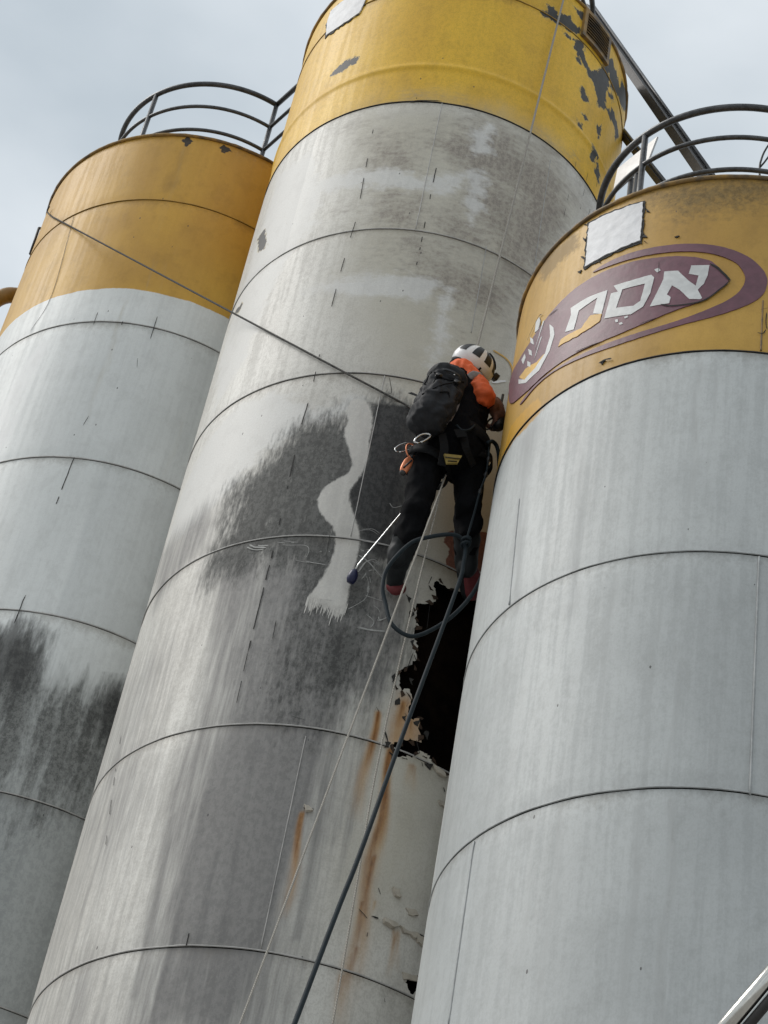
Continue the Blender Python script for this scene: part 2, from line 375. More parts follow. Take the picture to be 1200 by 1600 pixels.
def ribbon(n, path, w, dr, dash=None, seed=0):
    """thin stroke on the shell; width varies; returns verts, faces"""
    pts = []
    if len(path) > 2: path = [(p.x, p.y) for p in catmull([(a, b, 0) for a, b in path], 5)]
    for a, b in zip(path, path[1:]):
        k = max(1, int(math.dist(a, b) / 0.02)); pts += [(a[0] + (b[0] - a[0]) * i / k, a[1] + (b[1] - a[1]) * i / k) for i in range(k)]
    pts.append(path[-1]); v = []; f = []; on_prev = False
    for i, (s, z) in enumerate(pts):
        a, b = pts[max(i - 1, 0)], pts[min(i + 1, len(pts) - 1)]; dx, dz = b[0] - a[0], b[1] - a[1]; L = math.hypot(dx, dz) or 1
        nx, nz_ = -dz / L, dx / L
        ww = w * (0.65 + 0.7 * (mnoise.noise(Vector((s * 30, z * 30, seed))) * 0.5 + 0.5))
        if i in (0, len(pts) - 1): ww *= 0.3
        on = dash is None or mnoise.noise(Vector((z * dash, seed * 3.1, s * 2))) + 0.6 * mnoise.noise(Vector((z * dash * 3.3, seed * 1.7, s))) > 0.02
        j = 0.35 * w * mnoise.noise(Vector((z * 22, s * 22, seed + 2)))
        if on:
            v += [P3(n, s + nx * (ww / 2 + j), z + nz_ * (ww / 2 + j), dr), P3(n, s - nx * (ww / 2 - j), z - nz_ * (ww / 2 - j), dr)]
            if on_prev: k = len(v); f.append((k - 4, k - 3, k - 1, k - 2))
        elif v:
            if f: PIECES.append((v, f))
            v, f = [], []
        on_prev = on
    if f: PIECES.append((v, f))
    return v, f
PIECES = []
def ribbons(name, n, path, w, dr, dash, seed, mat, parent):
    PIECES.clear(); ribbon(n, path, w, dr, dash, seed)
    for v, f in list(PIECES): obj(name, v, f, mat, parent, smooth=False)

# ------------------------------------------------------------------ materials
M = {}
M['core'] = simple('black_lining', (0.008, 0.005, 0.0035), 0.95, 0, 0.5, 14, 0.8, 0.01, spec=0.02, dark=(0.002, 0.0018, 0.0017))  # near-black inner cylinder behind the hole and the seam gaps
M['lip'] = simple('rusted_torn_plate', (0.07, 0.045, 0.03), 0.8, 0, 0.5, 40, 0.4, 0.003, dark=(0.012, 0.008, 0.006), spec=0.2)
M['flake'] = simple('cream_paint_flake', (0.52, 0.475, 0.40), 0.65, 0, 0.25, 30)
M['dark_seam'] = simple('seam_dirt', (0.03, 0.03, 0.03), 0.8, 0, 0.5, 60)
M['crack'] = simple('paint_crack', (0.02, 0.019, 0.018), 0.85, 0, 0.4, 60)
M['steel'] = simple('galvanised_rail', (0.11, 0.112, 0.115), 0.42, 0.7, 0.5, 45, 0.1, 0.001)
M['beam'] = simple('weathered_beam', (0.055, 0.052, 0.05), 0.55, 0.6, 0.4, 30)
M['stainless'] = simple('polished_stainless', (0.62, 0.60, 0.55), 0.16, 1.0, 0.15, 80, 0.05, 0.0005)
M['sheet'] = simple('aluminium_sheet', (0.42, 0.42, 0.42), 0.45, 0.5, 0.15, 20)
M['sticker'] = simple('torn_white_sheet', (0.74, 0.74, 0.75), 0.6, 0, 0.2, 16, 0.6, 0.01)
M['torn'] = simple('torn_edge', (0.03, 0.028, 0.025), 0.8, 0, 0.5, 60)
M['purple'] = simple('purple_vinyl', (0.150, 0.056, 0.078), 0.5, 0, 0.30, 26, 0.4, 0.004)
M['letter'] = simple('pale_letter_vinyl', (0.62, 0.63, 0.62), 0.5, 0, 0.22, 24, 0.4, 0.004)
M['bare_yellow'] = simple('bare_yellow_paint', (0.72, 0.43, 0.085), 0.55, 0, 0.25, 30)
M['stroke'] = simple('chalky_paint', (0.42, 0.42, 0.40), 0.8, 0, 0.35, 70)
M['peel'] = simple('bare_grey_steel', (0.055, 0.062, 0.070), 0.5, 0.2, 0.35, 35)
M['rope'] = None
def rope_mat(name, c1, c2, sc):
    k = NT(name); c = k.n('ShaderNodeTexCoord').outputs['Object']
    w = k.n('ShaderNodeTexWave', bands_direction='DIAGONAL'); k.l(c, w.inputs['Vector']); w.inputs['Scale'].default_value = sc; w.inputs['Distortion'].default_value = 1.0
    n = k.noise(c, 60, 3)
    k.fin(k.mix(k.math('MULTIPLY', k.math('ADD', w.outputs['Fac'], n), 0.6), c1, c2), 0.85, 0, 0.2); k.bump(w.outputs['Fac'], 0.6, 0.002); return k.m
M['rope'] = rope_mat('pale_rope', (0.16, 0.15, 0.13), (0.46, 0.43, 0.38), 45)
M['cable'] = rope_mat('grey_steel_rope', (0.035, 0.035, 0.035), (0.12, 0.115, 0.105), 60)
M['hose'] = simple('slate_hose', (0.016, 0.024, 0.029), 0.65, 0, 0.25, 40, spec=0.2)
M['black_cloth'] = simple('black_work_cloth', (0.007, 0.0072, 0.0085), 0.9, 0, 0.4, 60, 0.4, 0.003, spec=0.08)
M['navy_cloth'] = simple('black_trousers', (0.0065, 0.0068, 0.008), 0.9, 0, 0.4, 50, 0.4, 0.003, spec=0.08)
M['pack'] = simple('black_ripstop', (0.017, 0.018, 0.021), 0.7, 0, 0.4, 90, 0.4, 0.002, spec=0.3)
M['web'] = simple('black_webbing', (0.007, 0.0075, 0.0085), 0.75, 0, 0.3, 120, spec=0.15)
M['orange'] = simple('orange_hivis', (0.78, 0.135, 0.035), 0.75, 0, 0.22, 25, 0.4, 0.004)
M['reflect'] = simple('grey_reflective_tape', (0.22, 0.19, 0.18), 0.5, 0, 0.2, 80)
M['skin'] = simple('skin', (0.16, 0.075, 0.05), 0.55, 0, 0.2, 30)
M['glove'] = simple('brown_leather_glove', (0.24, 0.112, 0.080), 0.7, 0, 0.4, 45, 0.5, 0.003)
M['helmet'] = simple('white_helmet', (0.80, 0.80, 0.80), 0.35, 0, 0.1, 20)
M['blk'] = simple('black_plastic', (0.012, 0.012, 0.013), 0.45, 0, 0.3, 60)
M['red'] = simple('red_rubber', (0.145, 0.018, 0.022), 0.65, 0, 0.35, 40)
M['boot'] = simple('charcoal_rubber', (0.011, 0.0135, 0.015), 0.6, 0, 0.35, 40, spec=0.3)
M['chrome'] = simple('silver_alloy', (0.72, 0.72, 0.71), 0.25, 0.9, 0.15, 60)
M['copper'] = simple('orange_anodised', (0.65, 0.22, 0.10), 0.35, 0.5, 0.25, 60)
M['label'] = simple('yellow_label', (0.30, 0.22, 0.05), 0.7, 0, 0.25, 60)
M['navy'] = simple('navy_plastic', (0.012, 0.016, 0.06), 0.4, 0, 0.2, 60)
M['pipe'] = simple('mustard_pipe', (0.30, 0.165, 0.035), 0.45, 0, 0.3, 25)
M['concrete'] = simple('yard_concrete', (0.34, 0.33, 0.315), 0.9, 0, 0.25, 1.4)

# ------------------------------------------------------------------ ground
g = obj('ground', [(-400, -400, 0), (400, -400, 0), (400, 900, 0), (-400, 900, 0)], [(0, 1, 2, 3)], M['concrete'], smooth=False); tag(g, kind='structure')

# ------------------------------------------------------------------ paint maps (amount 0.5 = edge of the mark)
def amax(*fs): return lambda S, Z: np.max([f(S, Z) for f in fs], axis=0)
def A(poly, w): return lambda S, Z: amt(S, Z, poly, w)
def streaks(lst):
    """(s, z_top, z_bottom, half width, strength)"""
    def f(S, Z):
        o = np.zeros(S.shape)
        for s, zt, zb, w, k in lst:
            t = np.clip((zt - Z) / (zt - zb), 0, 1); ws = w * (0.45 + 0.85 * t)
            c = s + 0.012 * np.sin(Z * 9 + s * 40)
            o = np.maximum(o, k * np.exp(-((S - c) / ws) ** 2) * np.where((Z <= zt) & (Z >= zb), (1 - t) ** 0.55, 0) * np.clip((zt - Z) / 0.03, 0, 1))
        return o
    return f
zero = lambda S, Z: np.zeros(S.shape)

# --- tall middle silo
C_SOOT = [(-0.921, 9.367), (-0.763, 9.428), (-0.628, 9.563), (-0.532, 9.668), (-0.392, 9.729), (-0.289, 9.769), (-0.277, 9.83), (-0.184, 9.904), (0.05, 9.921), (0.16, 9.778), (0.169, 9.295), (0.166, 8.923), (0.111, 8.549), (0.106, 8.354), (-0.059, 8.339), (-0.259, 8.344), (-0.338, 8.6), (-0.533, 8.699), (-0.679, 8.68), (-0.883, 8.673), (-0.942, 8.809), (-0.87, 8.965), (-0.862, 9.15)]
C_SOOT2 = [(-0.288, 8.514), (-0.055, 8.417), (0.123, 8.466), (0.246, 8.299), (0.152, 8.057), (0.02, 7.856), (-0.154, 7.741), (-0.294, 7.805), (-0.328, 8.171)]
C_RIGHTDARK = [(-0.187, 9.904), (-0.093, 9.904), (0.05, 9.921), (0.114, 9.862), (0.179, 9.637), (0.213, 9.172), (0.206, 8.848), (0.079, 8.758), (-0.027, 8.818), (-0.077, 8.943), (-0.129, 9.053), (-0.178, 9.166), (-0.175, 9.237), (-0.13, 9.349), (-0.114, 9.472), (-0.129, 9.616), (-0.126, 9.741), (-0.148, 9.813)]
C_GRIME = [(-0.942, 8.809), (-0.639, 8.852), (-0.184, 8.7), (0.243, 8.598), (0.319, 8.33), (0.266, 7.937), (0.122, 7.825), (0.102, 7.45), (0.07, 7.072), (0.042, 6.442), (0.02, 5.924), (-0.681, 5.876), (-0.71, 6.567), (-0.713, 7.213), (-0.768, 7.971)]
C_GRIME2 = [(-1.729, 9.394), (-1.418, 9.312), (-1.116, 9.317), (-0.923, 9.175), (-0.944, 8.902), (-1.183, 8.833), (-1.393, 8.682), (-1.729, 9.05)]
C_CLEAN = [(-0.262, 9.735), (-0.287, 9.664), (-0.249, 9.562), (-0.198, 9.445), (-0.194, 9.354), (-0.262, 9.295), (-0.328, 9.226), (-0.346, 9.122), (-0.293, 9.021), (-0.21, 8.94), (-0.186, 8.793), (-0.206, 8.644), (-0.247, 8.53), (-0.28, 8.428), (-0.247, 8.353), (-0.207, 8.435), (-0.17, 8.371), (-0.155, 8.42), (-0.116, 8.324), (-0.065, 8.398), (-0.072, 8.508), (-0.071, 8.666), (-0.064, 8.814), (-0.075, 8.93), (-0.129, 9.053), (-0.178, 9.166), (-0.175, 9.237), (-0.13, 9.349), (-0.117, 9.472), (-0.132, 9.616), (-0.13, 9.74), (-0.148, 9.813), (-0.197, 9.918), (-0.277, 9.922), (-0.299, 9.829)]
C_WHITE = [[(-0.944, 11.942), (-0.857, 12.018), (-0.571, 11.974), (-0.318, 11.961), (-0.144, 11.872), (0.103, 11.994), (0.075, 11.795), (-0.208, 11.752), (-0.545, 11.815), (-0.864, 11.856)],
 [(-0.774, 10.916), (-0.564, 10.944), (-0.252, 10.973), (0.093, 10.992), (0.012, 10.784), (-0.377, 10.78)],
 [(-1.375, 12.455), (-0.987, 12.374), (-0.817, 11.869), (-0.83, 11.503), (-0.992, 11.233), (-1.087, 10.827), (-1.112, 10.506), (-1.345, 10.233), (-1.541, 10.84), (-1.47, 11.426)],  # left flank: white roller paint, with some side light painted into it
 [(-1.345, 9.916), (-1.116, 10.05), (-0.82, 10.072), (-0.448, 9.834), (-0.243, 9.934), (-0.183, 9.899), (-0.275, 9.795), (-0.5, 9.704), (-0.712, 9.575), (-0.886, 9.391), (-1.018, 9.256), (-1.246, 9.17), (-1.537, 9.3), (-1.536, 9.699)],
 [(0.112, 10.903), (0.161, 10.952), (0.186, 10.357), (0.121, 10.267)], [(0.141, 12.023), (0.238, 12.103), (0.245, 11.7), (0.197, 11.584), (0.144, 11.774)], [(0.088, 12.453), (0.227, 12.547), (0.24, 12.264), (0.147, 12.217)]]
C_SCUFF = [[(-0.576, 12.318), (-0.291, 12.342), (-0.29, 12.05), (-0.493, 12.018)], [(0.037, 12.224), (0.237, 12.289), (0.22, 12.176), (0.048, 12.138)], [(0.094, 11.971), (0.373, 12.089), (0.416, 11.743), (0.236, 11.604), (0.116, 11.669)],
 [(0.538, 12.635), (0.704, 12.617), (0.674, 12.071), (0.554, 12.096)], [(0.112, 12.597), (0.396, 12.66), (0.365, 12.525), (0.151, 12.455)], [(0.024, 10.98), (0.177, 11.016), (0.168, 10.898), (0.039, 10.871)], [(0.062, 11.527), (0.22, 11.566), (0.214, 11.454), (0.074, 11.429)],
 [(0.495, 11.861), (0.659, 12.184), (0.841, 12.164), (0.684, 11.586), (0.487, 11.55)], [(-0.408, 11.741), (-0.159, 11.684), (-0.168, 11.469), (-0.37, 11.492)], [(0.104, 12.493), (0.36, 12.568), (0.264, 11.896), (0.097, 11.878)]]
C_WARM = [(-0.676, 12.588), (-0.082, 12.632), (0.655, 12.638), (0.963, 12.289), (0.585, 10.812), (0.677, 9.825), (0.666, 8.959), (0.688, 7.71), (0.546, 6.895), (0.271, 6.712), (0.241, 7.497), (0.285, 8.316), (0.161, 9.151), (-0.146, 10.258), (-0.498, 11.034)]
C_PRIM = [(0.391, 9.112), (0.372, 9.029), (0.419, 9.003), (0.407, 8.919), (0.423, 8.869), (0.481, 8.874), (0.661, 8.988), (0.664, 9.212), (0.622, 9.249), (0.504, 9.166), (0.408, 9.13)]
C_HOLE = [[(0.343, 8.713), (0.353, 8.767), (0.382, 8.776), (0.406, 8.744), (0.461, 8.738), (0.523, 8.759), (0.718, 8.926), (0.717, 8.55), (0.729, 8.135), (0.708, 7.8), (0.714, 7.609), (0.615, 7.619), (0.592, 7.638), (0.514, 7.667), (0.43, 7.677), (0.382, 7.616), (0.317, 7.611), (0.29, 7.651), (0.432, 7.732), (0.427, 7.813), (0.425, 7.875), (0.398, 7.886), (0.372, 7.842), (0.332, 7.873), (0.357, 7.964), (0.323, 8.001), (0.287, 7.958), (0.257, 8.019), (0.265, 8.099), (0.309, 8.138), (0.347, 8.143), (0.344, 8.212), (0.318, 8.267), (0.321, 8.361), (0.312, 8.45), (0.274, 8.559), (0.339, 8.584), (0.384, 8.632)],
 [(0.537, 6.461), (0.631, 6.484), (0.629, 6.39), (0.594, 6.4), (0.565, 6.42)]]
C_STAIN = [(0.283, 7.984), (0.417, 7.923), (0.458, 7.784), (0.432, 7.713), (0.284, 7.648), (0.274, 7.821)]
PEEL_C = [[(0.396, 13.942), (0.434, 13.952), (0.485, 13.943), (0.463, 13.976), (0.468, 14.059), (0.5, 14.071), (0.559, 14.019), (0.6, 14.064), (0.653, 14.096), (0.684, 14.049), (0.719, 14.045), (0.769, 14.078), (0.759, 14.014), (0.712, 13.964), (0.64, 13.932), (0.577, 13.928), (0.502, 13.922), (0.453, 13.905)],
 [(0.622, 13.852), (0.662, 13.887), (0.72, 13.9), (0.803, 13.959), (0.827, 13.852), (0.867, 13.775), (0.935, 13.742), (1.087, 14.019), (1.173, 13.964), (1.136, 13.754), (1.141, 13.571), (1.069, 13.502), (1.004, 13.592), (0.971, 13.653), (0.925, 13.66), (0.833, 13.737), (0.746, 13.764), (0.716, 13.865), (0.651, 13.84)],
 [(1.081, 14.053), (1.147, 14.179), (1.203, 14.148), (1.286, 14.133), (1.37, 14.108), (1.383, 14.241), (1.488, 14.277), (1.644, 14.393), (1.738, 14.306), (1.48, 14.028), (1.307, 13.974), (1.19, 13.884), (1.173, 13.964)],
 [(0.831, 13.465), (0.876, 13.495), (0.933, 13.461), (0.92, 13.406), (0.863, 13.381)], [(1.164, 13.613), (1.28, 13.745), (1.385, 13.73), (1.479, 13.691), (1.391, 13.549), (1.364, 13.624), (1.236, 13.599)],
 [(1.064, 13.31), (1.121, 13.369), (1.132, 13.275), (1.109, 13.209), (1.074, 13.254)], [(0.861, 13.118), (0.897, 13.139), (0.906, 13.081), (0.883, 13.066)], [(0.904, 13.233), (0.932, 13.254), (0.957, 13.234), (0.929, 13.203)],
 [(0.747, 13.724), (0.794, 13.744), (0.808, 13.709), (0.763, 13.701)], [(0.679, 14.233), (0.746, 14.253), (0.801, 14.262), (0.793, 14.178), (0.739, 14.171)], [(1.161, 13.785), (1.232, 13.856), (1.292, 13.862), (1.214, 13.773)],
 [(-1.015, 13.239), (-0.965, 13.302), (-0.885, 13.318), (-0.8, 13.287), (-0.811, 13.236), (-0.89, 13.206), (-0.971, 13.198)], [(1.039, 13.073), (1.11, 13.051), (1.109, 12.899), (1.037, 12.933)], [(1.143, 12.988), (1.203, 12.922), (1.198, 12.835), (1.125, 12.865)],
 [(-1.44, 11.884), (-1.374, 11.897), (-1.305, 11.798), (-1.256, 11.606), (-1.365, 11.676)], [(-1.415, 11.137), (-1.351, 11.189), (-1.415, 11.22), (-1.52, 11.231)]]
C_DRIP = [[(-0.573, 7.251), (-0.535, 7.247), (-0.536, 6.758), (-0.538, 6.104), (-0.567, 6.105), (-0.588, 6.727)], [(-0.45, 6.897), (-0.428, 6.897), (-0.418, 6.481), (-0.424, 6.2), (-0.446, 6.216)], [(-0.753, 7.109), (-0.713, 7.139), (-0.683, 6.667), (-0.664, 6.128), (-0.699, 6.132)], [(-0.388, 7.527), (-0.356, 7.528), (-0.316, 6.385), (-0.336, 6.384)], [(-0.005, 7.613), (0.026, 7.621), (0.037, 6.473), (-0.006, 6.464)]]
def c_rust(pts): return pts
C_RUST = []
for (s, z), (s2, z2), w, k_ in zip([(0.186, 7.843), (0.299, 7.951), (0.372, 7.863), (0.299, 7.658), (0.289, 7.402), (0.304, 7.041), (0.278, 6.784), (0.286, 6.548), (-0.064, 7.171), (0.352, 6.808), (0.462, 6.695), (0.499, 6.701), (0.394, 7.613), (0.429, 7.614), (0.262, 6.39)],
        [(0.23, 7.158), (0.299, 7.596), (0.358, 7.66), (0.333, 6.532), (0.342, 6.143), (0.322, 6.136), (0.303, 6.067), (0.284, 5.998), (-0.038, 6.557), (0.352, 6.708), (0.446, 6.409), (0.485, 6.458), (0.392, 7.445), (0.431, 7.424), (0.284, 5.998)],
        (.035, .035, .03, .05, .05, .055, .05, .05, .028, .012, .02, .02, .03, .03, .045), (1, .8, .6, .95, .75, .7, .6, .6, .95, .7, .6, .6, .5, .5, .5)):
    C_RUST.append((s, z, z2, w, k_))
def chaikin(p, it=2):
    for _ in range(it):
        q = []
        for a, b in zip(p, p[1:] + p[:1]): q += [(a[0] * .75 + b[0] * .25, a[1] * .75 + b[1] * .25), (a[0] * .25 + b[0] * .75, a[1] * .25 + b[1] * .75)]
        p = q
    return p
def soot_c(S, Z):
    a = np.maximum(1.1 * amt(S, Z, C_SOOT, 0.16), 0.85 * amt(S, Z, C_SOOT2, 0.28)); a = a + ((vn(S, Z, 4, 2.5, 4) - 0.5) * 0.55 + (vn(S, Z, 13, 1.0, 3) - 0.5) * 0.5) * (a > 0.02)
    return np.clip(a, 0, 1)
C_MOTTLE = [(-0.766, 12.562), (-0.322, 12.562), (0.177, 12.594), (0.659, 12.608), (1.17, 12.648), (0.809, 11.518), (0.613, 10.613), (0.215, 10.371), (-0.032, 10.771), (-0.416, 11.023), (-0.674, 11.806)]
C_MOTTLE2 = [(0.1, 12.525), (0.719, 12.597), (1.181, 12.595), (0.764, 11.417), (0.569, 10.581), (0.312, 10.857), (0.166, 11.661)]
def scuff_c(S, Z):
    a = 0.34 * amt(S, Z, C_MOTTLE, 0.30) + 0.22 * amt(S, Z, C_MOTTLE2, 0.25) + 0.36 * np.max([amt(S, Z, p, 0.12) for p in C_SCUFF], axis=0)
    return np.clip(a + (vn(S, Z, 3.0, 4.0, 4) - 0.5) * 0.75 * (a > 0.03), 0, 1)
def grime_c(S, Z):
    a = np.maximum(amt(S, Z, C_GRIME, 0.18), 0.75 * amt(S, Z, C_GRIME2, 0.12)); return np.clip(np.maximum(a * 0.92, np.where((Z < 9.0) & (S < -0.15), 0.40 * np.clip((9.0 - Z) / 0.8, 0, 1), 0)) + ((vn(S, Z, 7.0, 0.4, 4) - 0.5) * 0.85 + (vn(S, Z, 2.2, 1.5, 3) - 0.5) * 0.6) * np.where(a > 0.02, 1.0, np.where((Z < 8.6) & (S < -0.15), 0.45, 0.0)), 0, 1)
CZ = SILO_Z = [14.33, 13.944, 12.649, 11.384, 10.125, 8.879, 7.637, 6.384, 5.134, 3.884, 2.634, 1.384, 0.02]
CYB = CZ[2]
attrs_C = dict(seam=seam_fn(CZ), tone=tone_fn(CZ, 1.0), yel=lambda S, Z: np.clip(Z - CYB, -.3, .3), warm=A(C_WARM, 0.35), scuff=scuff_c,
    white=lambda S, Z: amax(*[A(p, 0.09) for p in C_WHITE])(S, Z), grime=grime_c, soot=soot_c, rdark=lambda S, Z: amt(S, Z, C_RIGHTDARK, 0.03) * (0.72 + 0.5 * (vn(S, Z, 5, 1.6, 3) - 0.35)), clean=A(chaikin(C_CLEAN), 0.03), drip=amax(*[A(p, 0.02) for p in C_DRIP]),
    rust=streaks(C_RUST), rustc=lambda S, Z: np.clip(streaks([(s, zt, zt - (zt - zb) * .55, w * .5, k) for s, zt, zb, w, k in C_RUST])(S, Z), 0, 1), stain=A(C_STAIN, 0.06), prim=A(C_PRIM, 0.02), peel=amax(*[A(p, 0.045) for p in PEEL_C]), peelh=lambda S, Z: np.clip(amax(*[A(p, 0.045) for p in PEEL_C])(S, Z) + 0.10, 0, 1))
mat_C = silo_material('middle_silo_paint', [
    ('warm', (0.555, 0.52, 0.42), (0.455, 0.425, 0.34), (3, 2, 5), 0.5, 0.45, 0.75, 0.6),
    ('scuff', (0.37, 0.335, 0.28), (0.195, 0.16, 0.14), (12, 22, 6), 1.1, 0.36, 0.78, 0.7),
    ('white', (0.72, 0.715, 0.69), (0.62, 0.615, 0.59), (8, 11, 6), 1.5, 0.26, 0.8, 0.55),
    ('grime', (0.25, 0.242, 0.235), (0.155, 0.15, 0.147), (30, 2.0, 5), 1.1, 0.48, 0.88, 0.65),
    ('drip', (0.17, 0.165, 0.16), (0.12, 0.12, 0.12), (14, 3, 4), 1.3, 0.45, 0.4, 0.65),
    ('soot', (0.135, 0.135, 0.128), (0.055, 0.055, 0.052), (42, 10, 6), 1.4, 0.42, 0.95, 0.8),
    ('rdark', (0.055, 0.055, 0.054), (0.022, 0.022, 0.022), (34, 12, 5), 0.6, 0.25, 0.88, 0.75),
    ('clean', (0.68, 0.66, 0.61), (0.57, 0.55, 0.51), (40, 16, 5), 0.5, 0.13, 0.97, 0.6),
    ('stain', (0.52, 0.27, 0.09), (0.42, 0.19, 0.05), (12, 4, 5), 1.0, 0.4, 0.6, 0.7),
    ('rust', (0.52, 0.29, 0.09), (0.44, 0.21, 0.05), (30, 3, 5), 0.40, 0.50, 0.95, 0.75),
    ('rustc', (0.24, 0.085, 0.022), (0.12, 0.042, 0.015), (45, 6, 5), 0.5, 0.45, 0.95, 0.8),
    ('prim', (0.27, 0.105, 0.070), (0.17, 0.062, 0.042), (26, 26, 6), 0.6, 0.1, 0.95, 0.8),
    ('peelh', (0.62, 0.50, 0.22), (0.30, 0.22, 0.08), (20, 13, 6), 1.5, 0.08, 0.6, 0.6),
    ('peel', (0.042, 0.047, 0.054), (0.030, 0.034, 0.039), (20, 13, 6), 1.5, 0.05, 0.97, 0.6),
    ], (0.68, 0.665, 0.615), (0.60, 0.58, 0.53), (0.82, 0.50, 0.028), (0.70, 0.41, 0.022), streak=0.36, grain=0.34)

silo_C = empty('storage_silo', (SILO['C'][0], SILO['C'][1], 0), 'tall middle silo with yellow top, soot stained grey shell and a ragged black hole', 'silo', 'three painted steel silos')
def seams(n, root, zs, gap, bead_mats):
    for z, g_, bm_ in zip(zs, gap, bead_mats):
        v, f = ring_g(n, z + g_ / 2 + 0.002, -0.0012, 0.0042, 6, 200, 0.002)
        obj('weld_seam', v, f, bm_, root)
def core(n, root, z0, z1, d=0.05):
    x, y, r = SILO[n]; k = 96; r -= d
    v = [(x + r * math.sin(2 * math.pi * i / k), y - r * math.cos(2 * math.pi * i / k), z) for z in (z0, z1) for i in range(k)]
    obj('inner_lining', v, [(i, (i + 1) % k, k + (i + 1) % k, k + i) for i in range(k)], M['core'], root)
def roof(n, root, z, mat, rise=0.16):
    """cone roof with a rolled rim"""
    x, y, r = SILO[n]; k = 96
    v = [(x + rr_ * math.sin(2 * math.pi * i / k), y - rr_ * math.cos(2 * math.pi * i / k), zz) for rr_, zz in ((r + 0.004, z - 0.004), (r - 0.02, z + 0.02), (0.25, z + rise), (0.0001, z + rise + 0.02)) for i in range(k)]
    f = [(a * k + i, a * k + (i + 1) % k, (a + 1) * k + (i + 1) % k, (a + 1) * k + i) for a in range(3) for i in range(k)]
    o = obj('roof', v, f, mat, root); v, f = ring_g(n, z, 0.002, 0.013, 8, 180, 0.004); obj('rim', v, f, mat, o)
M['rim_C'] = simple('dirty_yellow_rim', (0.33, 0.19, 0.04), 0.6, 0, 0.6, 14, dark=(0.07, 0.055, 0.04))
def build_courses(n, root, zs, mat, attrs, step, holes=None, gap=0.006, hole_z=(0, 0), lowz=None, fine_gap={}):
    gp = lambda z: fine_gap.get(zs.index(z), gap)
    for a, b in zip(zs, zs[1:]):          # from the top down
        low = lowz is not None and a <= lowz
        course(n, root, b + gp(b) / 2, a - gp(a) / 2, mat, attrs, 0.08 if low else step, swage=13.033 if n == 'C' and b < 13.033 < a else None, hole=holes if holes and a > hole_z[0] and b < hole_z[1] else None)
build_courses('C', silo_C, CZ, mat_C, attrs_C, 0.0125, C_HOLE, 0.005, (6.0, 9.2), lowz=5.3, fine_gap={1: 0.004, 3: 0.0025, 4: 0.006})
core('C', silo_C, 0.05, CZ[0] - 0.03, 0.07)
# bent lips and flakes round the corroded hole
hb_ = densify(C_HOLE[0], 0.028); nh = len(hb_)
for i in range(0, nh, 2):
    (sa, za), (sb, zb) = hb_[i], hb_[(i + 1) % nh]
    if sa > 0.80: continue
    nx, nz_ = -(zb - za), (sb - sa); L_ = math.hypot(nx, nz_) or 1; nx, nz_ = nx / L_, nz_ / L_
    if sdf(np.array([(sa + sb) / 2 + nx * 0.01]), np.array([(za + zb) / 2 + nz_ * 0.01]), C_HOLE[0])[0] < 0: nx, nz_ = -nx, -nz_
    dp = 0.003 + 0.020 * random.random() ** 2; lift = random.uniform(-0.012, 0.012); tw = random.uniform(-0.5, 0.5)
    ms, mz = (sa + sb) / 2 + nx * dp + (sb - sa) * tw, (za + zb) / 2 + nz_ * dp + (zb - za) * tw
    q = [P3('C', sa - nx * .012, za - nz_ * .012, 0.003), P3('C', sb - nx * .012, zb - nz_ * .012, 0.003), P3('C', ms + (sb - sa) * .2, mz + (zb - za) * .2, 0.003 + lift), P3('C', ms - (sb - sa) * .25, mz - (zb - za) * .25, 0.003 + lift * 0.6)]
    n3 = P3('C', sa, za, 1) - P3('C', sa, za, 0)
    obj('torn_lip', q + [p - n3 * 0.003 for p in q], [(0, 1, 2, 3), (7, 6, 5, 4), (1, 5, 6, 2), (2, 6, 7, 3), (3, 7, 4, 0)], M['lip'], silo_C, smooth=False)
for k_, q in enumerate([[(0.258, 8.496), (0.275, 8.525), (0.279, 8.475), (0.265, 8.452)], [(0.29, 8.309), (0.305, 8.324), (0.305, 8.282)], [(0.227, 8.06), (0.244, 8.083), (0.254, 8.038), (0.236, 8.022)], [(0.269, 7.922), (0.286, 7.945), (0.295, 7.909), (0.277, 7.889)], [(0.321, 8.082), (0.342, 8.083), (0.337, 8.048)], [(0.316, 7.838), (0.335, 7.854), (0.334, 7.814)], [(0.384, 7.836), (0.406, 7.854), (0.405, 7.814)], [(0.248, 7.661), (0.281, 7.666), (0.28, 7.627), (0.257, 7.626)], [(0.445, 7.793), (0.463, 7.818), (0.471, 7.767)], [(0.284, 7.605), (0.307, 7.607), (0.307, 7.568)], [(0.478, 7.63), (0.522, 7.636), (0.512, 7.608)], [(0.23, 8.592), (0.253, 8.576), (0.244, 8.546)]]):
    patch('corrosion_pit', 'C', q, 0.003, 0.002, M['torn'], silo_C, 0.012, 0.012, seed=90 + k_)
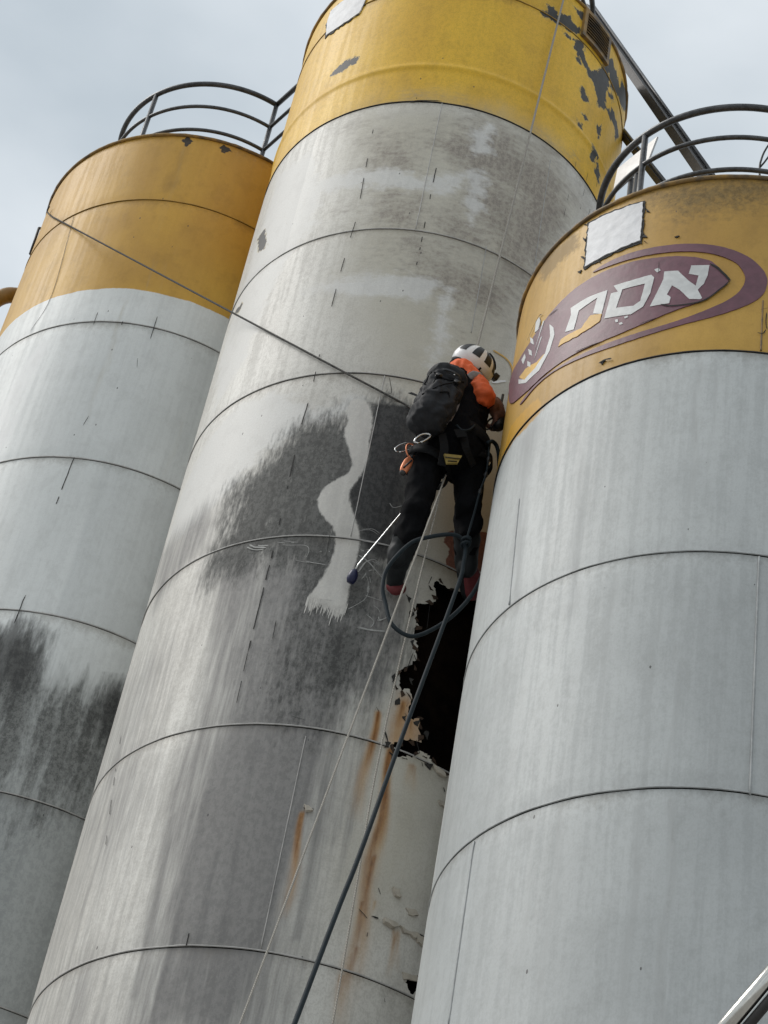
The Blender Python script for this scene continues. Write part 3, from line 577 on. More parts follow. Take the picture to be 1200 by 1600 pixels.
for k_, q in enumerate([[(0.39, 6.702), (0.442, 6.71), (0.478, 6.705), (0.455, 6.675), (0.407, 6.675)], [(0.479, 6.698), (0.542, 6.699), (0.585, 6.706), (0.568, 6.677), (0.51, 6.678)], [(0.573, 6.693), (0.632, 6.7), (0.624, 6.655), (0.585, 6.664)], [(0.414, 6.879), (0.442, 6.877), (0.462, 6.843), (0.435, 6.839)], [(0.496, 6.803), (0.552, 6.814), (0.57, 6.795), (0.522, 6.78)], [(0.522, 7.636), (0.578, 7.627), (0.598, 7.599), (0.55, 7.604)], [(0.581, 7.46), (0.637, 7.459), (0.65, 7.436), (0.602, 7.433)], [(-0.076, 7.183), (-0.051, 7.181), (-0.029, 7.164), (-0.058, 7.15)], [(0.537, 6.481), (0.614, 6.496), (0.625, 6.474), (0.555, 6.456)]]):
    patch('paint_flake', 'C', q, 0.004, 0.002, M['flake'], silo_C, 0.015, 0.012, 0.004, curl=0.03, seed=60 + k_)
M['bead_C'] = simple('painted_bead', (0.44, 0.43, 0.41), 0.5, 0, 0.3, 30); M['bead_Y'] = simple('yellow_bead', (0.42, 0.24, 0.035), 0.5, 0, 0.3, 30)
seams('C', silo_C, CZ[1:-1], [0.007] * 20, [M['bead_Y'], M['dark_seam'], M['bead_C'], M['bead_C']] + [M['bead_C']] * 10)
roof('C', silo_C, CZ[0], M['rim_C'])
for k_, pth in enumerate([[(-0.122, 12.651), (-0.119, 11.399)], [(-0.121, 10.12), (-0.121, 8.898)], [(-0.134, 7.587), (-0.126, 6.397)], [(0.671, 12.52), (0.605, 11.401)], [(0.325, 11.413), (0.32, 10.64)]]):
    pth = [(pth[0][0], pth[0][1]), (pth[0][0], pth[1][1])]
    v, f = tube_g([P3('C', s + 0.001 * mnoise.noise(Vector((0, z * 20, k_))), z, 0.0005) for s, z in [(pth[0][0], pth[0][1] + (pth[1][1] - pth[0][1]) * i / 30) for i in range(31)]], 0.0026, 6)
    obj('vertical_weld', v, f, M['bead_C'], silo_C)
for k_, (pth, w, ds) in enumerate([([(-0.544, 12.583), (-0.524, 12.0), (-0.505, 11.522), (-0.513, 11.319), (-0.522, 11.01), (-0.53, 10.478), (-0.524, 9.962)], .008, 7), ([(-0.074, 12.038), (-0.073, 11.578), (-0.071, 11.191), (-0.073, 10.931)], .008, 8), ([(-0.524, 9.962), (-0.535, 9.704), (-0.529, 9.253), (-0.524, 8.861), (-0.525, 8.477), (-0.526, 8.094)], .011, 5.5),
        ([(-0.526, 8.094), (-0.521, 7.768)], .006, 9), ([(-0.094, 10.11), (-0.064, 10.002), (-0.075, 9.979)], .005, None), ([(-0.234, 8.956), (-0.225, 8.74)], .004, 9), ([(-0.413, 8.297), (-0.409, 8.171)], .006, None), ([(-0.481, 6.515), (-0.479, 6.364)], .009, 9), ([(-1.351, 7.834), (-1.153, 7.04)], .007, 12),
        ([(1.037, 12.831), (0.997, 12.324)], .005, 12), ([(1.175, 12.889), (1.088, 12.295)], .005, 12), ([(0.893, 12.74), (0.849, 12.108)], .004, 12), ([(0.358, 8.606), (0.365, 8.415)], .005, 12), ([(0.314, 8.244), (0.299, 8.134)], .006, None),
        ([(0.4, 7.756), (0.495, 7.549), (0.561, 7.488)], .006, 20), ([(0.524, 7.602), (0.589, 7.559), (0.646, 7.456)], .010, 30), ([(0.588, 7.445), (0.647, 7.449), (0.701, 7.43)], .012, 30),
        ([(0.338, 6.696), (0.42, 6.701), (0.465, 6.696), (0.542, 6.703), (0.634, 6.711)], .012, 40), ([(0.422, 6.893), (0.453, 6.853), (0.49, 6.8), (0.559, 6.814)], .007, 30), ([(-0.072, 7.177), (-0.048, 7.167), (-0.025, 7.175)], .014, None),
        ([(0.179, 7.844), (0.193, 7.821)], .012, None), ([(0.348, 6.852), (0.363, 6.823)], .016, None), ([(0.238, 7.728), (0.268, 7.661)], .016, None), ([(0.271, 6.712), (0.327, 6.664), (0.334, 6.565)], .005, 25), ([(0.468, 6.32), (0.499, 6.236), (0.536, 6.219)], .006, 25), ([(-0.333, 12.643), (-0.272, 12.656), (-0.127, 12.664)], .014, None), ([(-0.225, 7.692), (-0.159, 7.681)], .004, None)]):
    ribbons('paint_crack', 'C', pth, w * 0.62, 0.0045, ds, k_, M['crack'], silo_C)
for k_, (pth, w) in enumerate([([(-0.562, 8.848), (-0.448, 8.821), (-0.333, 8.81), (-0.327, 8.733), (-0.401, 8.72), (-0.303, 8.694), (-0.211, 8.679)], .010), ([(-0.55, 8.859), (-0.433, 8.834), (-0.35, 8.823)], .007), ([(-0.677, 8.852), (-0.633, 8.824), (-0.57, 8.812)], .022), ([(-0.267, 8.745), (-0.253, 8.782), (-0.215, 8.759), (-0.206, 8.787)], .016), ([(-0.078, 8.947), (-0.022, 8.965), (0.023, 8.944)], .009),
        ([(-0.051, 8.822), (0.003, 8.803), (0.051, 8.759), (0.098, 8.698)], .013), ([(-0.061, 8.775), (-0.005, 8.743), (0.048, 8.691), (0.088, 8.651)], .012), ([(-0.046, 8.658), (-0.02, 8.731), (0.017, 8.758), (0.062, 8.735)], .011), ([(-0.016, 8.621), (0.008, 8.68), (0.052, 8.706)], .009), ([(0.002, 8.656), (0.024, 8.601), (0.016, 8.499), (-0.022, 8.442), (-0.056, 8.408)], .010), ([(0.007, 8.518), (0.066, 8.508), (0.142, 8.503)], .009),
        ([(0.06, 8.459), (0.094, 8.435), (0.109, 8.38), (0.143, 8.405), (0.169, 8.439)], .011), ([(0.01, 8.305), (0.08, 8.304), (0.156, 8.32)], .010), ([(0.039, 8.398), (0.085, 8.36), (0.072, 8.314)], .009), ([(0.091, 8.586), (0.137, 8.558), (0.173, 8.501)], .010), ([(-0.059, 8.874), (0.026, 8.877), (0.112, 8.881)], .008), ([(0.128, 8.391), (0.186, 8.394), (0.23, 8.356)], .008), ([(0.038, 9.166), (0.063, 9.141), (0.105, 9.168)], .016), ([(-0.254, 8.396), (-0.209, 8.443), (-0.142, 8.443)], .006)]):
    for q_, (os_, oz_) in enumerate(((0.0, 0.0), (w * 0.55, w * 0.5), (-w * 0.5, -w * 0.6))):
        ribbons('paint_stroke', 'C', [(a + os_, b + oz_) for a, b in pth], w * (0.5 if q_ == 0 else 0.28), 0.0045, 10 + q_ * 3, k_ + 40 + q_ * 17, M['stroke'], silo_C)
M['stripe'] = simple('scrubbed_paint', (0.62, 0.60, 0.555), 0.7, 0, 0.25, 60)
be = [(-0.274, 8.472), (-0.209, 8.443), (-0.129, 8.403), (-0.064, 8.436)]; bd = [(-0.207, 8.435), (-0.214, 8.314)]; bdx, bdz = bd[1][0] - bd[0][0], bd[1][1] - bd[0][1]
for k_ in range(34):
    u = k_ / 33 * 2.999; i_ = int(u); a_, b_ = be[i_], be[i_ + 1]; u -= i_
    s_, z_ = a_[0] + (b_[0] - a_[0]) * u, a_[1] + (b_[1] - a_[1]) * u + random.uniform(-0.01, 0.02); l_ = random.uniform(0.35, 1.15); k2 = random.uniform(0.5, 1.6)
    ribbons('brush_mark', 'C', [(s_, z_), (s_ + bdx * l_ * k2, z_ + bdz * l_)], 0.0045, 0.0045, None, k_ + 240, M['stripe'], silo_C)
v, f = ribbon('C', [(0.477, 10.583), (0.541, 10.582), (0.601, 10.56), (0.628, 10.505), (0.634, 10.36), (0.643, 10.157)], 0.012, 0.0045, None, 3); tag(obj('sealant_bead', v, f, M['bare_yellow'], silo_C, smooth=False))
v, f = ribbon('C', [(0.503, 10.331), (0.552, 10.37), (0.594, 10.405)], 0.014, 0.0045, None, 5); obj('paint_stroke', v, f, M['helmet'], silo_C, smooth=False)
st = [(-1.218, 13.864), (-1.26, 14.051), (-1.259, 14.187), (-1.095, 14.17), (-1.042, 14.22), (-0.847, 14.117), (-0.873, 13.96), (-0.893, 13.85), (-0.988, 13.827), (-1.098, 13.835)]
patch('torn_edge', 'C', [(a + (a - st[0][0]) * 0.03 - 0.015, b + (0.015 if b > 13.9 else -0.012)) for a, b in st], 0.003, 0.002, M['torn'], silo_C, 0.03, 0.03, seed=2)
patch('sheet_sticker', 'C', st, 0.005, 0.003, M['sticker'], silo_C, 0.03, 0.008, 0.004, seed=3)
# louvred vent
vq = [(0.806, 14.229), (1.036, 14.279), (1.053, 14.018), (0.795, 14.023)]
s0, s1 = vq[0][0] - 0.01, vq[1][0] + 0.01; z1_, z0_ = 14.27, min(vq[2][1], vq[3][1]) + 0.0
patch('vent_backing', 'C', [(s0, z0_), (s1, z0_), (s1, z1_), (s0, z1_)], 0.004, 0.003, M['torn'], silo_C, 0.05)
ve = patch('vent_frame', 'C', [(s0 - .03, z0_ - .03), (s1 + .03, z0_ - .03), (s1 + .03, z1_ + .03), (s0 - .03, z1_ + .03)], 0.004, 0.022, M['rim_C'], silo_C, 0.04, holes=[[(s0, z0_), (s1, z0_), (s1, z1_), (s0, z1_)]])
nsl = 8
for i in range(nsl):
    zc = z0_ + (z1_ - z0_) * (i + 0.5) / nsl; mb = MB(); q = 8
    for j in range(q + 1):
        s = s0 + (s1 - s0) * j / q
        mb.v += [P3('C', s, zc + 0.014, 0.008), P3('C', s, zc - 0.010, 0.030), P3('C', s, zc - 0.014, 0.028), P3('C', s, zc + 0.010, 0.006)]
    mb.f = [(4 * j + a, 4 * j + (a + 1) % 4, 4 * j + 4 + (a + 1) % 4, 4 * j + 4 + a) for j in range(q) for a in range(4)]
    mb.obj('louvre', M['rim_C'], ve, smooth=False)

# --- left silo
LZ = [13.855, 13.104, 11.808, 10.532, 9.259, 7.983, 6.733, 5.483, 4.233, 2.983, 1.733, 0.483, 0.02]
LYB = 12.145
L_SOOT = [(-0.561, 9.191), (-0.295, 9.142), (-0.245, 9.106), (-0.215, 9.169), (-0.146, 9.089), (-0.121, 9.142), (-0.058, 9.095), (-0.018, 9.046), (-0.013, 9.145), (0.028, 9.136), (0.049, 9.176), (0.078, 9.062), (0.074, 8.94), (0.111, 8.841), (0.164, 8.83), (0.201, 8.882), (0.253, 8.834), (0.303, 8.884), (0.348, 8.771), (0.374, 8.829), (0.412, 8.791), (0.452, 8.877), (0.522, 8.903), (0.678, 8.91), (0.695, 8.43), (0.61, 7.941), (-0.078, 7.566)]
L_DARK = [(-0.558, 9.181), (-0.29, 9.123), (-0.209, 9.149), (-0.115, 9.119), (-0.054, 9.077), (0.009, 8.879), (-0.004, 8.639), (-0.093, 8.69), (-0.124, 8.521), (-0.348, 8.499)]
L_DARK2 = [(0.381, 8.8), (0.447, 8.864), (0.545, 8.897), (0.609, 8.823), (0.56, 8.678), (0.517, 8.516), (0.419, 8.653)]
L_GRIME = [(-0.519, 8.786), (0.033, 8.79), (0.674, 8.837), (1.049, 6.573), (0.236, 6.23)]
L_BRUSH = [[(-0.906, 11.093), (-0.871, 11.322), (-0.804, 11.543), (-0.706, 11.697), (-0.651, 11.585), (-0.705, 11.32), (-0.743, 11.028), (-0.774, 10.801)], [(-0.845, 10.769), (-0.77, 10.948), (-0.686, 11.011), (-0.687, 10.774), (-0.767, 10.624)]]
L_PEEL = [[(-0.186, 13.805), (-0.156, 13.848), (-0.122, 13.823), (-0.098, 13.797), (-0.118, 13.755), (-0.136, 13.729), (-0.158, 13.764)], [(0.097, 13.79), (0.127, 13.833), (0.166, 13.813), (0.206, 13.788), (0.167, 13.761), (0.131, 13.744)]]
L_STAIN = [[(-0.142, 13.736), (-0.114, 13.741), (-0.133, 13.204), (-0.192, 13.195)]]
attrs_L = dict(seam=seam_fn(LZ), tone=tone_fn(LZ, 2.0), yel=lambda S, Z: np.clip(Z - LYB, -.3, .3), soot=lambda S, Z: np.clip(amt(S, Z, L_SOOT, 0.12) * (0.42 + 0.5 * np.clip((Z - 7.9) / 1.1, 0, 1)) + ((vn(S, Z, 14, 1.0, 3) - .5) * .9 + (vn(S, Z, 34, 4, 2) - .5) * .5) * (amt(S, Z, L_SOOT, 0.12) > 0.02), 0, 1),
    dark=lambda S, Z: np.clip(np.maximum(amt(S, Z, L_DARK, 0.14), 0.8 * amt(S, Z, L_DARK2, 0.14)) + ((vn(S, Z, 16, 1.2, 3) - .5) * 1.0 + (vn(S, Z, 34, 5, 2) - .5) * .5) * (np.maximum(amt(S, Z, L_DARK, 0.14), amt(S, Z, L_DARK2, 0.14)) > 0.02), 0, 1), grime=lambda S, Z: np.clip(amt(S, Z, L_GRIME, 0.3) + (vn(S, Z, 4, 1.2, 3) - .5) * .3, 0, 1), brush=lambda S, Z: amax(*[A(p, 0.05) for p in L_BRUSH])(S, Z), peel=amax(*[A(p, 0.03) for p in L_PEEL]),
    stain=amax(*[A(p, 0.06) for p in L_STAIN]), rust=streaks([(s, z, z - d_, w, k_) for (s, z), d_, w, k_ in zip([(-0.189, 12.059), (0.412, 11.187), (-0.133, 13.76), (-0.174, 11.802)], (1.5, 1.2, 1.2, 1.4), (.03, .03, .03, .02), (.55, .4, .5, .4))]))
mat_L = silo_material('left_silo_paint', [
    ('grime', (0.40, 0.415, 0.40), (0.30, 0.312, 0.302), (26, 2, 5), 1.0, 0.42, 0.85, 0.62),
    ('soot', (0.19, 0.195, 0.185), (0.085, 0.087, 0.082), (44, 9, 6), 0.9, 0.38, 0.92, 0.75),
    ('dark', (0.055, 0.055, 0.053), (0.030, 0.030, 0.030), (44, 9, 6), 1.0, 0.4, 0.78, 0.75),
    ('brush', (0.64, 0.655, 0.65), (0.60, 0.61, 0.61), (34, 7, 5), 1.5, 0.2, 0.6, 0.5),
    ('stain', (0.25, 0.14, 0.03), (0.20, 0.11, 0.03), (20, 5, 5), 0.9, 0.4, 0.4, 0.6),
    ('rust', (0.42, 0.36, 0.22), (0.36, 0.30, 0.18), (40, 4, 5), 0.5, 0.4, 0.5, 0.6),
    ('peel', (0.03, 0.028, 0.026), (0.02, 0.018, 0.016), (30, 30, 6), 1.1, 0.05, 0.97, 0.6),
    ], (0.72, 0.74, 0.725), (0.66, 0.68, 0.665), (0.62, 0.36, 0.055), (0.50, 0.28, 0.045), streak=0.2, rough=0.52, grain=0.10)
silo_L = empty('storage_silo', (SILO['L'][0], SILO['L'][1], 0), 'left silo with mustard top and black scorched patch near its foot, behind the middle one', 'silo', 'three painted steel silos')
build_courses('L', silo_L, LZ, mat_L, attrs_L, 0.022, None, 0.005, lowz=6.9)
core('L', silo_L, 0.05, LZ[0] - 0.03); seams('L', silo_L, LZ[1:-1], [0.006] * 20, [M['bead_Y']] + [M['bead_C']] * 12); roof('L', silo_L, LZ[0], M['rim_C'])
for k_, (pth, w, ds) in enumerate([([(-0.89, 13.083), (-0.806, 12.193), (-0.891, 11.851)], .006, None), ([(-0.365, 11.902), (-0.365, 11.774)], .006, None), ([(-0.17, 11.899), (-0.173, 11.707), (-0.223, 11.544), (-0.207, 11.207)], .007, 5), ([(0.048, 11.918), (0.049, 11.695)], .007, None), ([(-0.183, 10.911), (-0.199, 10.821)], .006, None), ([(-0.187, 10.535), (-0.203, 10.088)], .009, 4), ([(-0.215, 9.898), (-0.201, 9.689)], .008, 8), ([(-0.2, 9.38), (-0.211, 9.154)], .009, None), ([(0.007, 11.494), (0.023, 11.406)], .004, None)]):
    ribbons('paint_crack', 'L', pth, w * 0.65, 0.0035, ds, k_ + 70, M['crack'], silo_L)

# --- right silo
RZ = [10.283, 8.992, 7.734, 6.492, 5.242, 3.992, 2.742, 1.492, 0.02]
RYB = RZ[1]
R_FRESH = [(-1.744, 9.033), (-1.669, 9.148), (-1.517, 9.121), (-1.359, 9.098), (-1.296, 8.97), (-1.436, 8.952), (-1.595, 8.984), (-1.701, 8.977)]
R_DIRT = [[(-0.858, 10.257), (-0.662, 10.292), (-0.396, 10.301), (0.059, 10.358), (0.063, 10.155), (-0.288, 10.012), (-0.576, 9.974), (-0.649, 10.072)], [(-0.589, 10.205), (-0.424, 10.196), (-0.446, 9.972), (-0.545, 10.016)]]
R_EDGE = [(-1.601, 10.298), (-1.323, 10.253), (-1.217, 10.246), (-1.174, 10.093), (-1.354, 10.09), (-1.476, 10.073)]
R_SMUDGE = [[(-1.315, 7.675), (-1.487, 8.895), (-1.365, 8.977), (-1.297, 8.882), (-1.35, 8.49), (-1.253, 7.639)], [(-1.015, 8.705), (-0.914, 8.083), (-0.903, 7.476), (-0.937, 7.489), (-0.978, 8.19)]]
R_DRIP = [(s, z, z - d_, w, k_) for (s, z), d_, w, k_ in zip([(-0.413, 8.965), (-0.417, 7.241), (-0.392, 6.464), (-0.337, 8.94), (-0.529, 6.438), (-0.862, 6.492), (-0.987, 6.497), (-0.733, 7.678), (-0.525, 7.602)], (1.2, 1.2, 2.0, 1.0, 1.6, 1.6, 1.6, 1.1, 1.2), (.02, .018, .03, .014, .03, .03, .02, .03, .02), (.8, .7, .7, .6, .55, .5, .5, .5, .5))]
attrs_R = dict(seam=seam_fn(RZ), tone=tone_fn(RZ, 3.0), yel=lambda S, Z: np.clip(Z - RYB, -.3, .3), fresh=A(R_FRESH, 0.03), dirt=lambda S, Z: 0.75 * np.clip(amax(*[A(p, 0.14) for p in R_DIRT])(S, Z), 0, 1), edge=A(R_EDGE, 0.06), smudge=lambda S, Z: 0.8 * amax(*[A(p, 0.06) for p in R_SMUDGE])(S, Z), drip=streaks(R_DRIP))
mat_R = silo_material('right_silo_paint', [
    ('fresh', (0.62, 0.33, 0.02), (0.55, 0.29, 0.02), (30, 12, 5), 0.8, 0.14, 0.85, 0.5),
    ('dirt', (0.17, 0.125, 0.055), (0.055, 0.042, 0.022), (30, 26, 7), 1.2, 0.4, 0.75, 0.7),
    ('edge', (0.10, 0.08, 0.05), (0.06, 0.05, 0.035), (30, 30, 6), 1.3, 0.3, 0.5, 0.7),
    ('smudge', (0.33, 0.335, 0.335), (0.27, 0.275, 0.275), (30, 3, 5), 1.0, 0.4, 0.5, 0.6),
    ('drip', (0.50, 0.51, 0.50), (0.30, 0.30, 0.285), (80, 6, 5), 0.7, 0.4, 0.6, 0.6),
    ], (0.535, 0.555, 0.545), (0.47, 0.488, 0.48), (0.56, 0.335, 0.065), (0.44, 0.255, 0.05), streak=0.28, rough=0.5, grain=0.15)
silo_R = empty('storage_silo', (SILO['R'][0], SILO['R'][1], 0), 'nearest right silo of pale grey steel with the purple lettered emblem on its yellow band', 'silo', 'three painted steel silos')
build_courses('R', silo_R, RZ, mat_R, attrs_R, 0.02, None, 0.0055, lowz=5.3)
core('R', silo_R, 0.05, RZ[0] - 0.03); M['bead_R'] = simple('grey_bead', (0.40, 0.415, 0.41), 0.5, 0, 0.3, 30); seams('R', silo_R, RZ[1:-1], [0.006] * 20, [M['dark_seam']] + [M['bead_R']] * 12); roof('R', silo_R, RZ[0], M['rim_C'])
for k_, pth in enumerate([[(-0.104, 7.725), (-0.097, 6.487)], [(-1.394, 8.438), (-1.349, 7.752)], [(-1.363, 6.477), (-1.351, 5.627)], [(-0.136, 9.357), (-0.132, 9.009)]]):
    z0b, z1b = (pth[0][1], pth[1][1])
    v, f = tube_g([P3('R', pth[0][0] + (pth[1][0] - pth[0][0]) * i / 30 * (1 if k_ in (1,) else 0.3) + 0.001 * mnoise.noise(Vector((0, i * 0.8, k_))), z0b + (z1b - z0b) * i / 30, 0.001) for i in range(31)], 0.0045, 6)
    obj('vertical_weld', v, f, M['bead_R'] if k_ != 3 else M['rim_C'], silo_R)
rs_ = [(-1.111, 10.22), (-0.775, 10.189), (-0.77, 9.88), (-1.098, 9.871)]
patch('torn_edge', 'R', [(-1.127, 10.242), (-0.765, 10.2), (-0.758, 9.86), (-1.11, 9.86)], 0.003, 0.002, M['torn'], silo_R, 0.025, 0.014, seed=5)
patch('sheet_sticker', 'R', rs_, 0.006, 0.003, M['sticker'], silo_R, 0.025, 0.008, 0.002, seed=6)
for k_, q in enumerate([[(-1.111, 10.212), (-1.156, 10.256), (-1.105, 10.197)], [(-1.129, 10.091), (-1.151, 10.143), (-1.123, 10.11)], [(-1.126, 9.974), (-1.148, 9.987), (-1.111, 9.936)], [(-1.132, 9.847), (-1.156, 9.877), (-1.127, 9.869)], [(-1.022, 9.863), (-0.998, 9.838), (-1.015, 9.871)], [(-0.751, 10.104), (-0.732, 10.092), (-0.76, 10.135)], [(-0.751, 9.928), (-0.734, 9.895), (-0.762, 9.907)], [(-0.74, 9.863), (-0.731, 9.847), (-0.75, 9.879)], [(-0.588, 9.85), (-0.563, 9.85), (-0.574, 9.838)], [(-0.93, 9.064), (-0.898, 9.064), (-0.915, 9.045)]]):
    patch('paint_chip', 'R', q, 0.002, 0.004, M['torn'], silo_R, 0.02, 0.004, seed=k_)
# emblem
em = patch('emblem_lens', 'R', chaikin([(-1.897, 9.718), (-1.601, 9.626), (-1.385, 9.693), (-1.2, 9.739), (-1.014, 9.756), (-0.822, 9.739), (-0.648, 9.712), (-0.506, 9.681), (-0.398, 9.634), (-0.365, 9.592), (-0.322, 9.536), (-0.294, 9.481), (-0.367, 9.389), (-0.426, 9.336), (-0.558, 9.293), (-0.727, 9.235), (-0.898, 9.215), (-1.093, 9.222), (-1.292, 9.232), (-1.42, 9.224), (-1.564, 9.269), (-1.701, 9.338), (-1.808, 9.486)], 1), 0.004, 0.001, M['purple'], silo_R, 0.03, 0.003, 0.0008, curl=0.003, seed=11)
patch('emblem_swoosh', 'R', chaikin([(-1.073, 9.794), (-0.953, 9.814), (-0.817, 9.816), (-0.654, 9.798), (-0.49, 9.777), (-0.33, 9.734), (-0.203, 9.66), (-0.133, 9.567), (-0.115, 9.492), (-0.133, 9.392), (-0.211, 9.305), (-0.36, 9.225), (-0.51, 9.185), (-0.666, 9.155), (-0.833, 9.142), (-1.018, 9.159), (-1.238, 9.196), (-1.397, 9.205), (-1.497, 9.189), (-1.575, 9.209), (-1.4, 9.223), (-1.162, 9.199), (-0.895, 9.182), (-0.669, 9.19), (-0.512, 9.221), (-0.363, 9.294), (-0.265, 9.374), (-0.222, 9.469), (-0.23, 9.547), (-0.274, 9.623), (-0.369, 9.68), (-0.486, 9.717), (-0.65, 9.745), (-0.813, 9.765), (-0.95, 9.779)], 2), 0.004, 0.001, M['purple'], silo_R, 0.03, 0.002, 0.0, seed=12)
DL = 0.0064
patch('letter', 'R', [(-0.624, 9.593), (-0.554, 9.581), (-0.498, 9.497), (-0.46, 9.452), (-0.45, 9.527), (-0.499, 9.547), (-0.489, 9.606), (-0.401, 9.598), (-0.406, 9.524), (-0.422, 9.463), (-0.449, 9.424), (-0.425, 9.36), (-0.433, 9.352), (-0.487, 9.362), (-0.535, 9.434), (-0.578, 9.479), (-0.6, 9.418), (-0.579, 9.393), (-0.585, 9.351), (-0.682, 9.355), (-0.644, 9.47), (-0.624, 9.539)], DL, 0.0012, M['letter'], silo_R, 0.025, 0.0012, 0.0004, seed=13)
patch('letter', 'R', [(-0.896, 9.6), (-0.799, 9.591), (-0.69, 9.591), (-0.673, 9.564), (-0.687, 9.452), (-0.718, 9.367), (-0.779, 9.335), (-0.93, 9.376), (-0.906, 9.549), (-0.866, 9.541)], DL, 0.0012, M['letter'], silo_R, 0.02, 0.0012, 0.0004, holes=[[(-0.843, 9.545), (-0.719, 9.536), (-0.735, 9.415), (-0.77, 9.393), (-0.866, 9.421)]], seed=14)
patch('letter', 'R', [(-1.168, 9.605), (-1.052, 9.606), (-0.93, 9.587), (-0.95, 9.421), (-1.005, 9.456), (-0.989, 9.564), (-1.104, 9.541), (-1.124, 9.416), (-1.187, 9.441), (-1.158, 9.547)], DL, 0.0012, M['letter'], silo_R, 0.02, 0.0012, 0.0004, seed=15)
patch('bare_patch', 'R', [(-1.226, 9.363), (-1.21, 9.408), (-1.07, 9.39), (-1.02, 9.453), (-0.95, 9.421), (-0.957, 9.369), (-1.045, 9.35), (-1.107, 9.347)], 0.0052, 0.0036, M['bare_yellow'], silo_R, 0.02, 0.006, seed=16)
for k_, q in enumerate([[(-0.676, 9.625), (-0.654, 9.631), (-0.642, 9.608), (-0.661, 9.598)], [(-0.867, 9.335), (-0.851, 9.333), (-0.847, 9.31), (-0.861, 9.314)], [(-0.842, 9.298), (-0.825, 9.3), (-0.819, 9.282), (-0.835, 9.283)], [(-0.816, 9.333), (-0.797, 9.334), (-0.794, 9.32), (-0.81, 9.318)],
        [(-1.483, 9.677), (-1.487, 9.766), (-1.455, 9.77), (-1.435, 9.723), (-1.446, 9.667)], [(-1.539, 9.695), (-1.492, 9.634), (-1.471, 9.577), (-1.514, 9.628)], [(-1.538, 9.604), (-1.493, 9.551), (-1.473, 9.495), (-1.514, 9.541)], [(-1.525, 9.502), (-1.481, 9.452), (-1.474, 9.414), (-1.514, 9.455)], [(-1.621, 9.597), (-1.579, 9.606), (-1.556, 9.553), (-1.581, 9.528)],
        [(-1.331, 9.612), (-1.289, 9.55), (-1.273, 9.486), (-1.296, 9.387), (-1.371, 9.301), (-1.503, 9.32), (-1.61, 9.409), (-1.623, 9.455), (-1.528, 9.366), (-1.42, 9.356), (-1.336, 9.397), (-1.31, 9.502)], [(-1.405, 9.694), (-1.389, 9.689), (-1.44, 9.546), (-1.45, 9.514)], [(-1.403, 9.571), (-1.391, 9.569), (-1.432, 9.46), (-1.441, 9.446)]]):
    patch('emblem_grain', 'R', q, DL, 0.0012, M['letter'], silo_R, 0.015, 0.002, 0.0, seed=20 + k_)
patch('bare_patch', 'R', [(-1.613, 9.462), (-1.533, 9.453), (-1.412, 9.396), (-1.327, 9.398), (-1.345, 9.342), (-1.439, 9.325), (-1.538, 9.371)], 0.0045, 0.003, M['bare_yellow'], silo_R, 0.02, 0.006, seed=40)
for k_, (pth, w) in enumerate([([(-0.397, 9.61), (-0.338, 9.544), (-0.295, 9.481)], .016), ([(-0.295, 9.478), (-0.367, 9.389), (-0.436, 9.334), (-0.56, 9.327), (-0.626, 9.353)], .010), ([(-0.932, 9.058), (-0.897, 9.064), (-0.86, 9.056)], .012), ([(-1.43, 9.772), (-1.463, 9.777), (-1.544, 9.72), (-1.569, 9.694)], .008),
        ([(-1.354, 9.691), (-1.274, 9.679)], .006), ([(-1.094, 9.231), (-0.935, 9.211)], .005), ([(-0.727, 9.243), (-0.641, 9.261)], .005), ([(-0.579, 9.845), (-0.563, 9.85)], .012), ([(-0.145, 9.287), (-0.112, 9.301)], .008), ([(-0.117, 9.27), (-0.117, 9.195), (-0.111, 9.151)], .006), ([(-0.155, 9.121), (-0.13, 9.121), (-0.118, 9.15)], .007), ([(-0.652, 9.59), (-0.657, 9.68)], .003)]):
    v, f = ribbon('R', pth, w * 0.8, 0.0085, None, k_ + 120); obj('tear_line', v, f, M['crack'], silo_R, smooth=False)

# ------------------------------------------------------------------ guard rails on the roofs
def guard_rail(n, loc, rad, zs, zbase, posts, label, a0=-math.pi, a1=math.pi, tails=()):
    root = empty('guard_rail', (loc[0], loc[1], zbase), label, 'railing', 'guard rails on the silo roofs')
    full = a1 - a0 > 6.2
    for i, z in enumerate(zs):
        an = np.linspace(a0, a1, 120, endpoint=not full)
        pts = [(loc[0] + rad * math.sin(a), loc[1] - rad * math.cos(a), z) for a in an]
        v, f = tube_g(pts, 0.021 if i == 0 else 0.0145, 10, closed=full); obj('rail', v, f, M['steel'], root)
    for a in posts:
        p = Vector((loc[0] + rad * math.sin(a), loc[1] - rad * math.cos(a), 0))
        v, f = tube_g([p + Vector((0, 0, zbase - 0.02)), p + Vector((0, 0, zs[0] - 0.012))], 0.019, 10); obj('post', v, f, M['steel'], root)
        v, f = box_g(p + Vector((0, 0, zbase + 0.01)), (0.05, 0, 0), (0, 0.05, 0), (0, 0, 0.006)); obj('base_plate', v, f, M['steel'], root, smooth=False)
    for q in tails:
        for i, z in enumerate(zs):
            v, f = tube_g([(q[0][0], q[0][1], z), (q[1][0], q[1][1], z + q[2])], 0.021 if i == 0 else 0.0145, 10); obj('rail', v, f, M['steel'], root)
    return root
guard_rail('L', (-1.8437, 11.4431), 0.8612, [14.956, 14.6684, 14.3778], 13.8747, [-0.7375, 0.4582, -2.3375, -3.3375], 'curved triple guard rail on top of the left silo beside the middle one', a0=-3.1416, a1=0.4582, tails=[((-1.4627, 10.6707), (-0.9570, 9.8985), 0.0)])
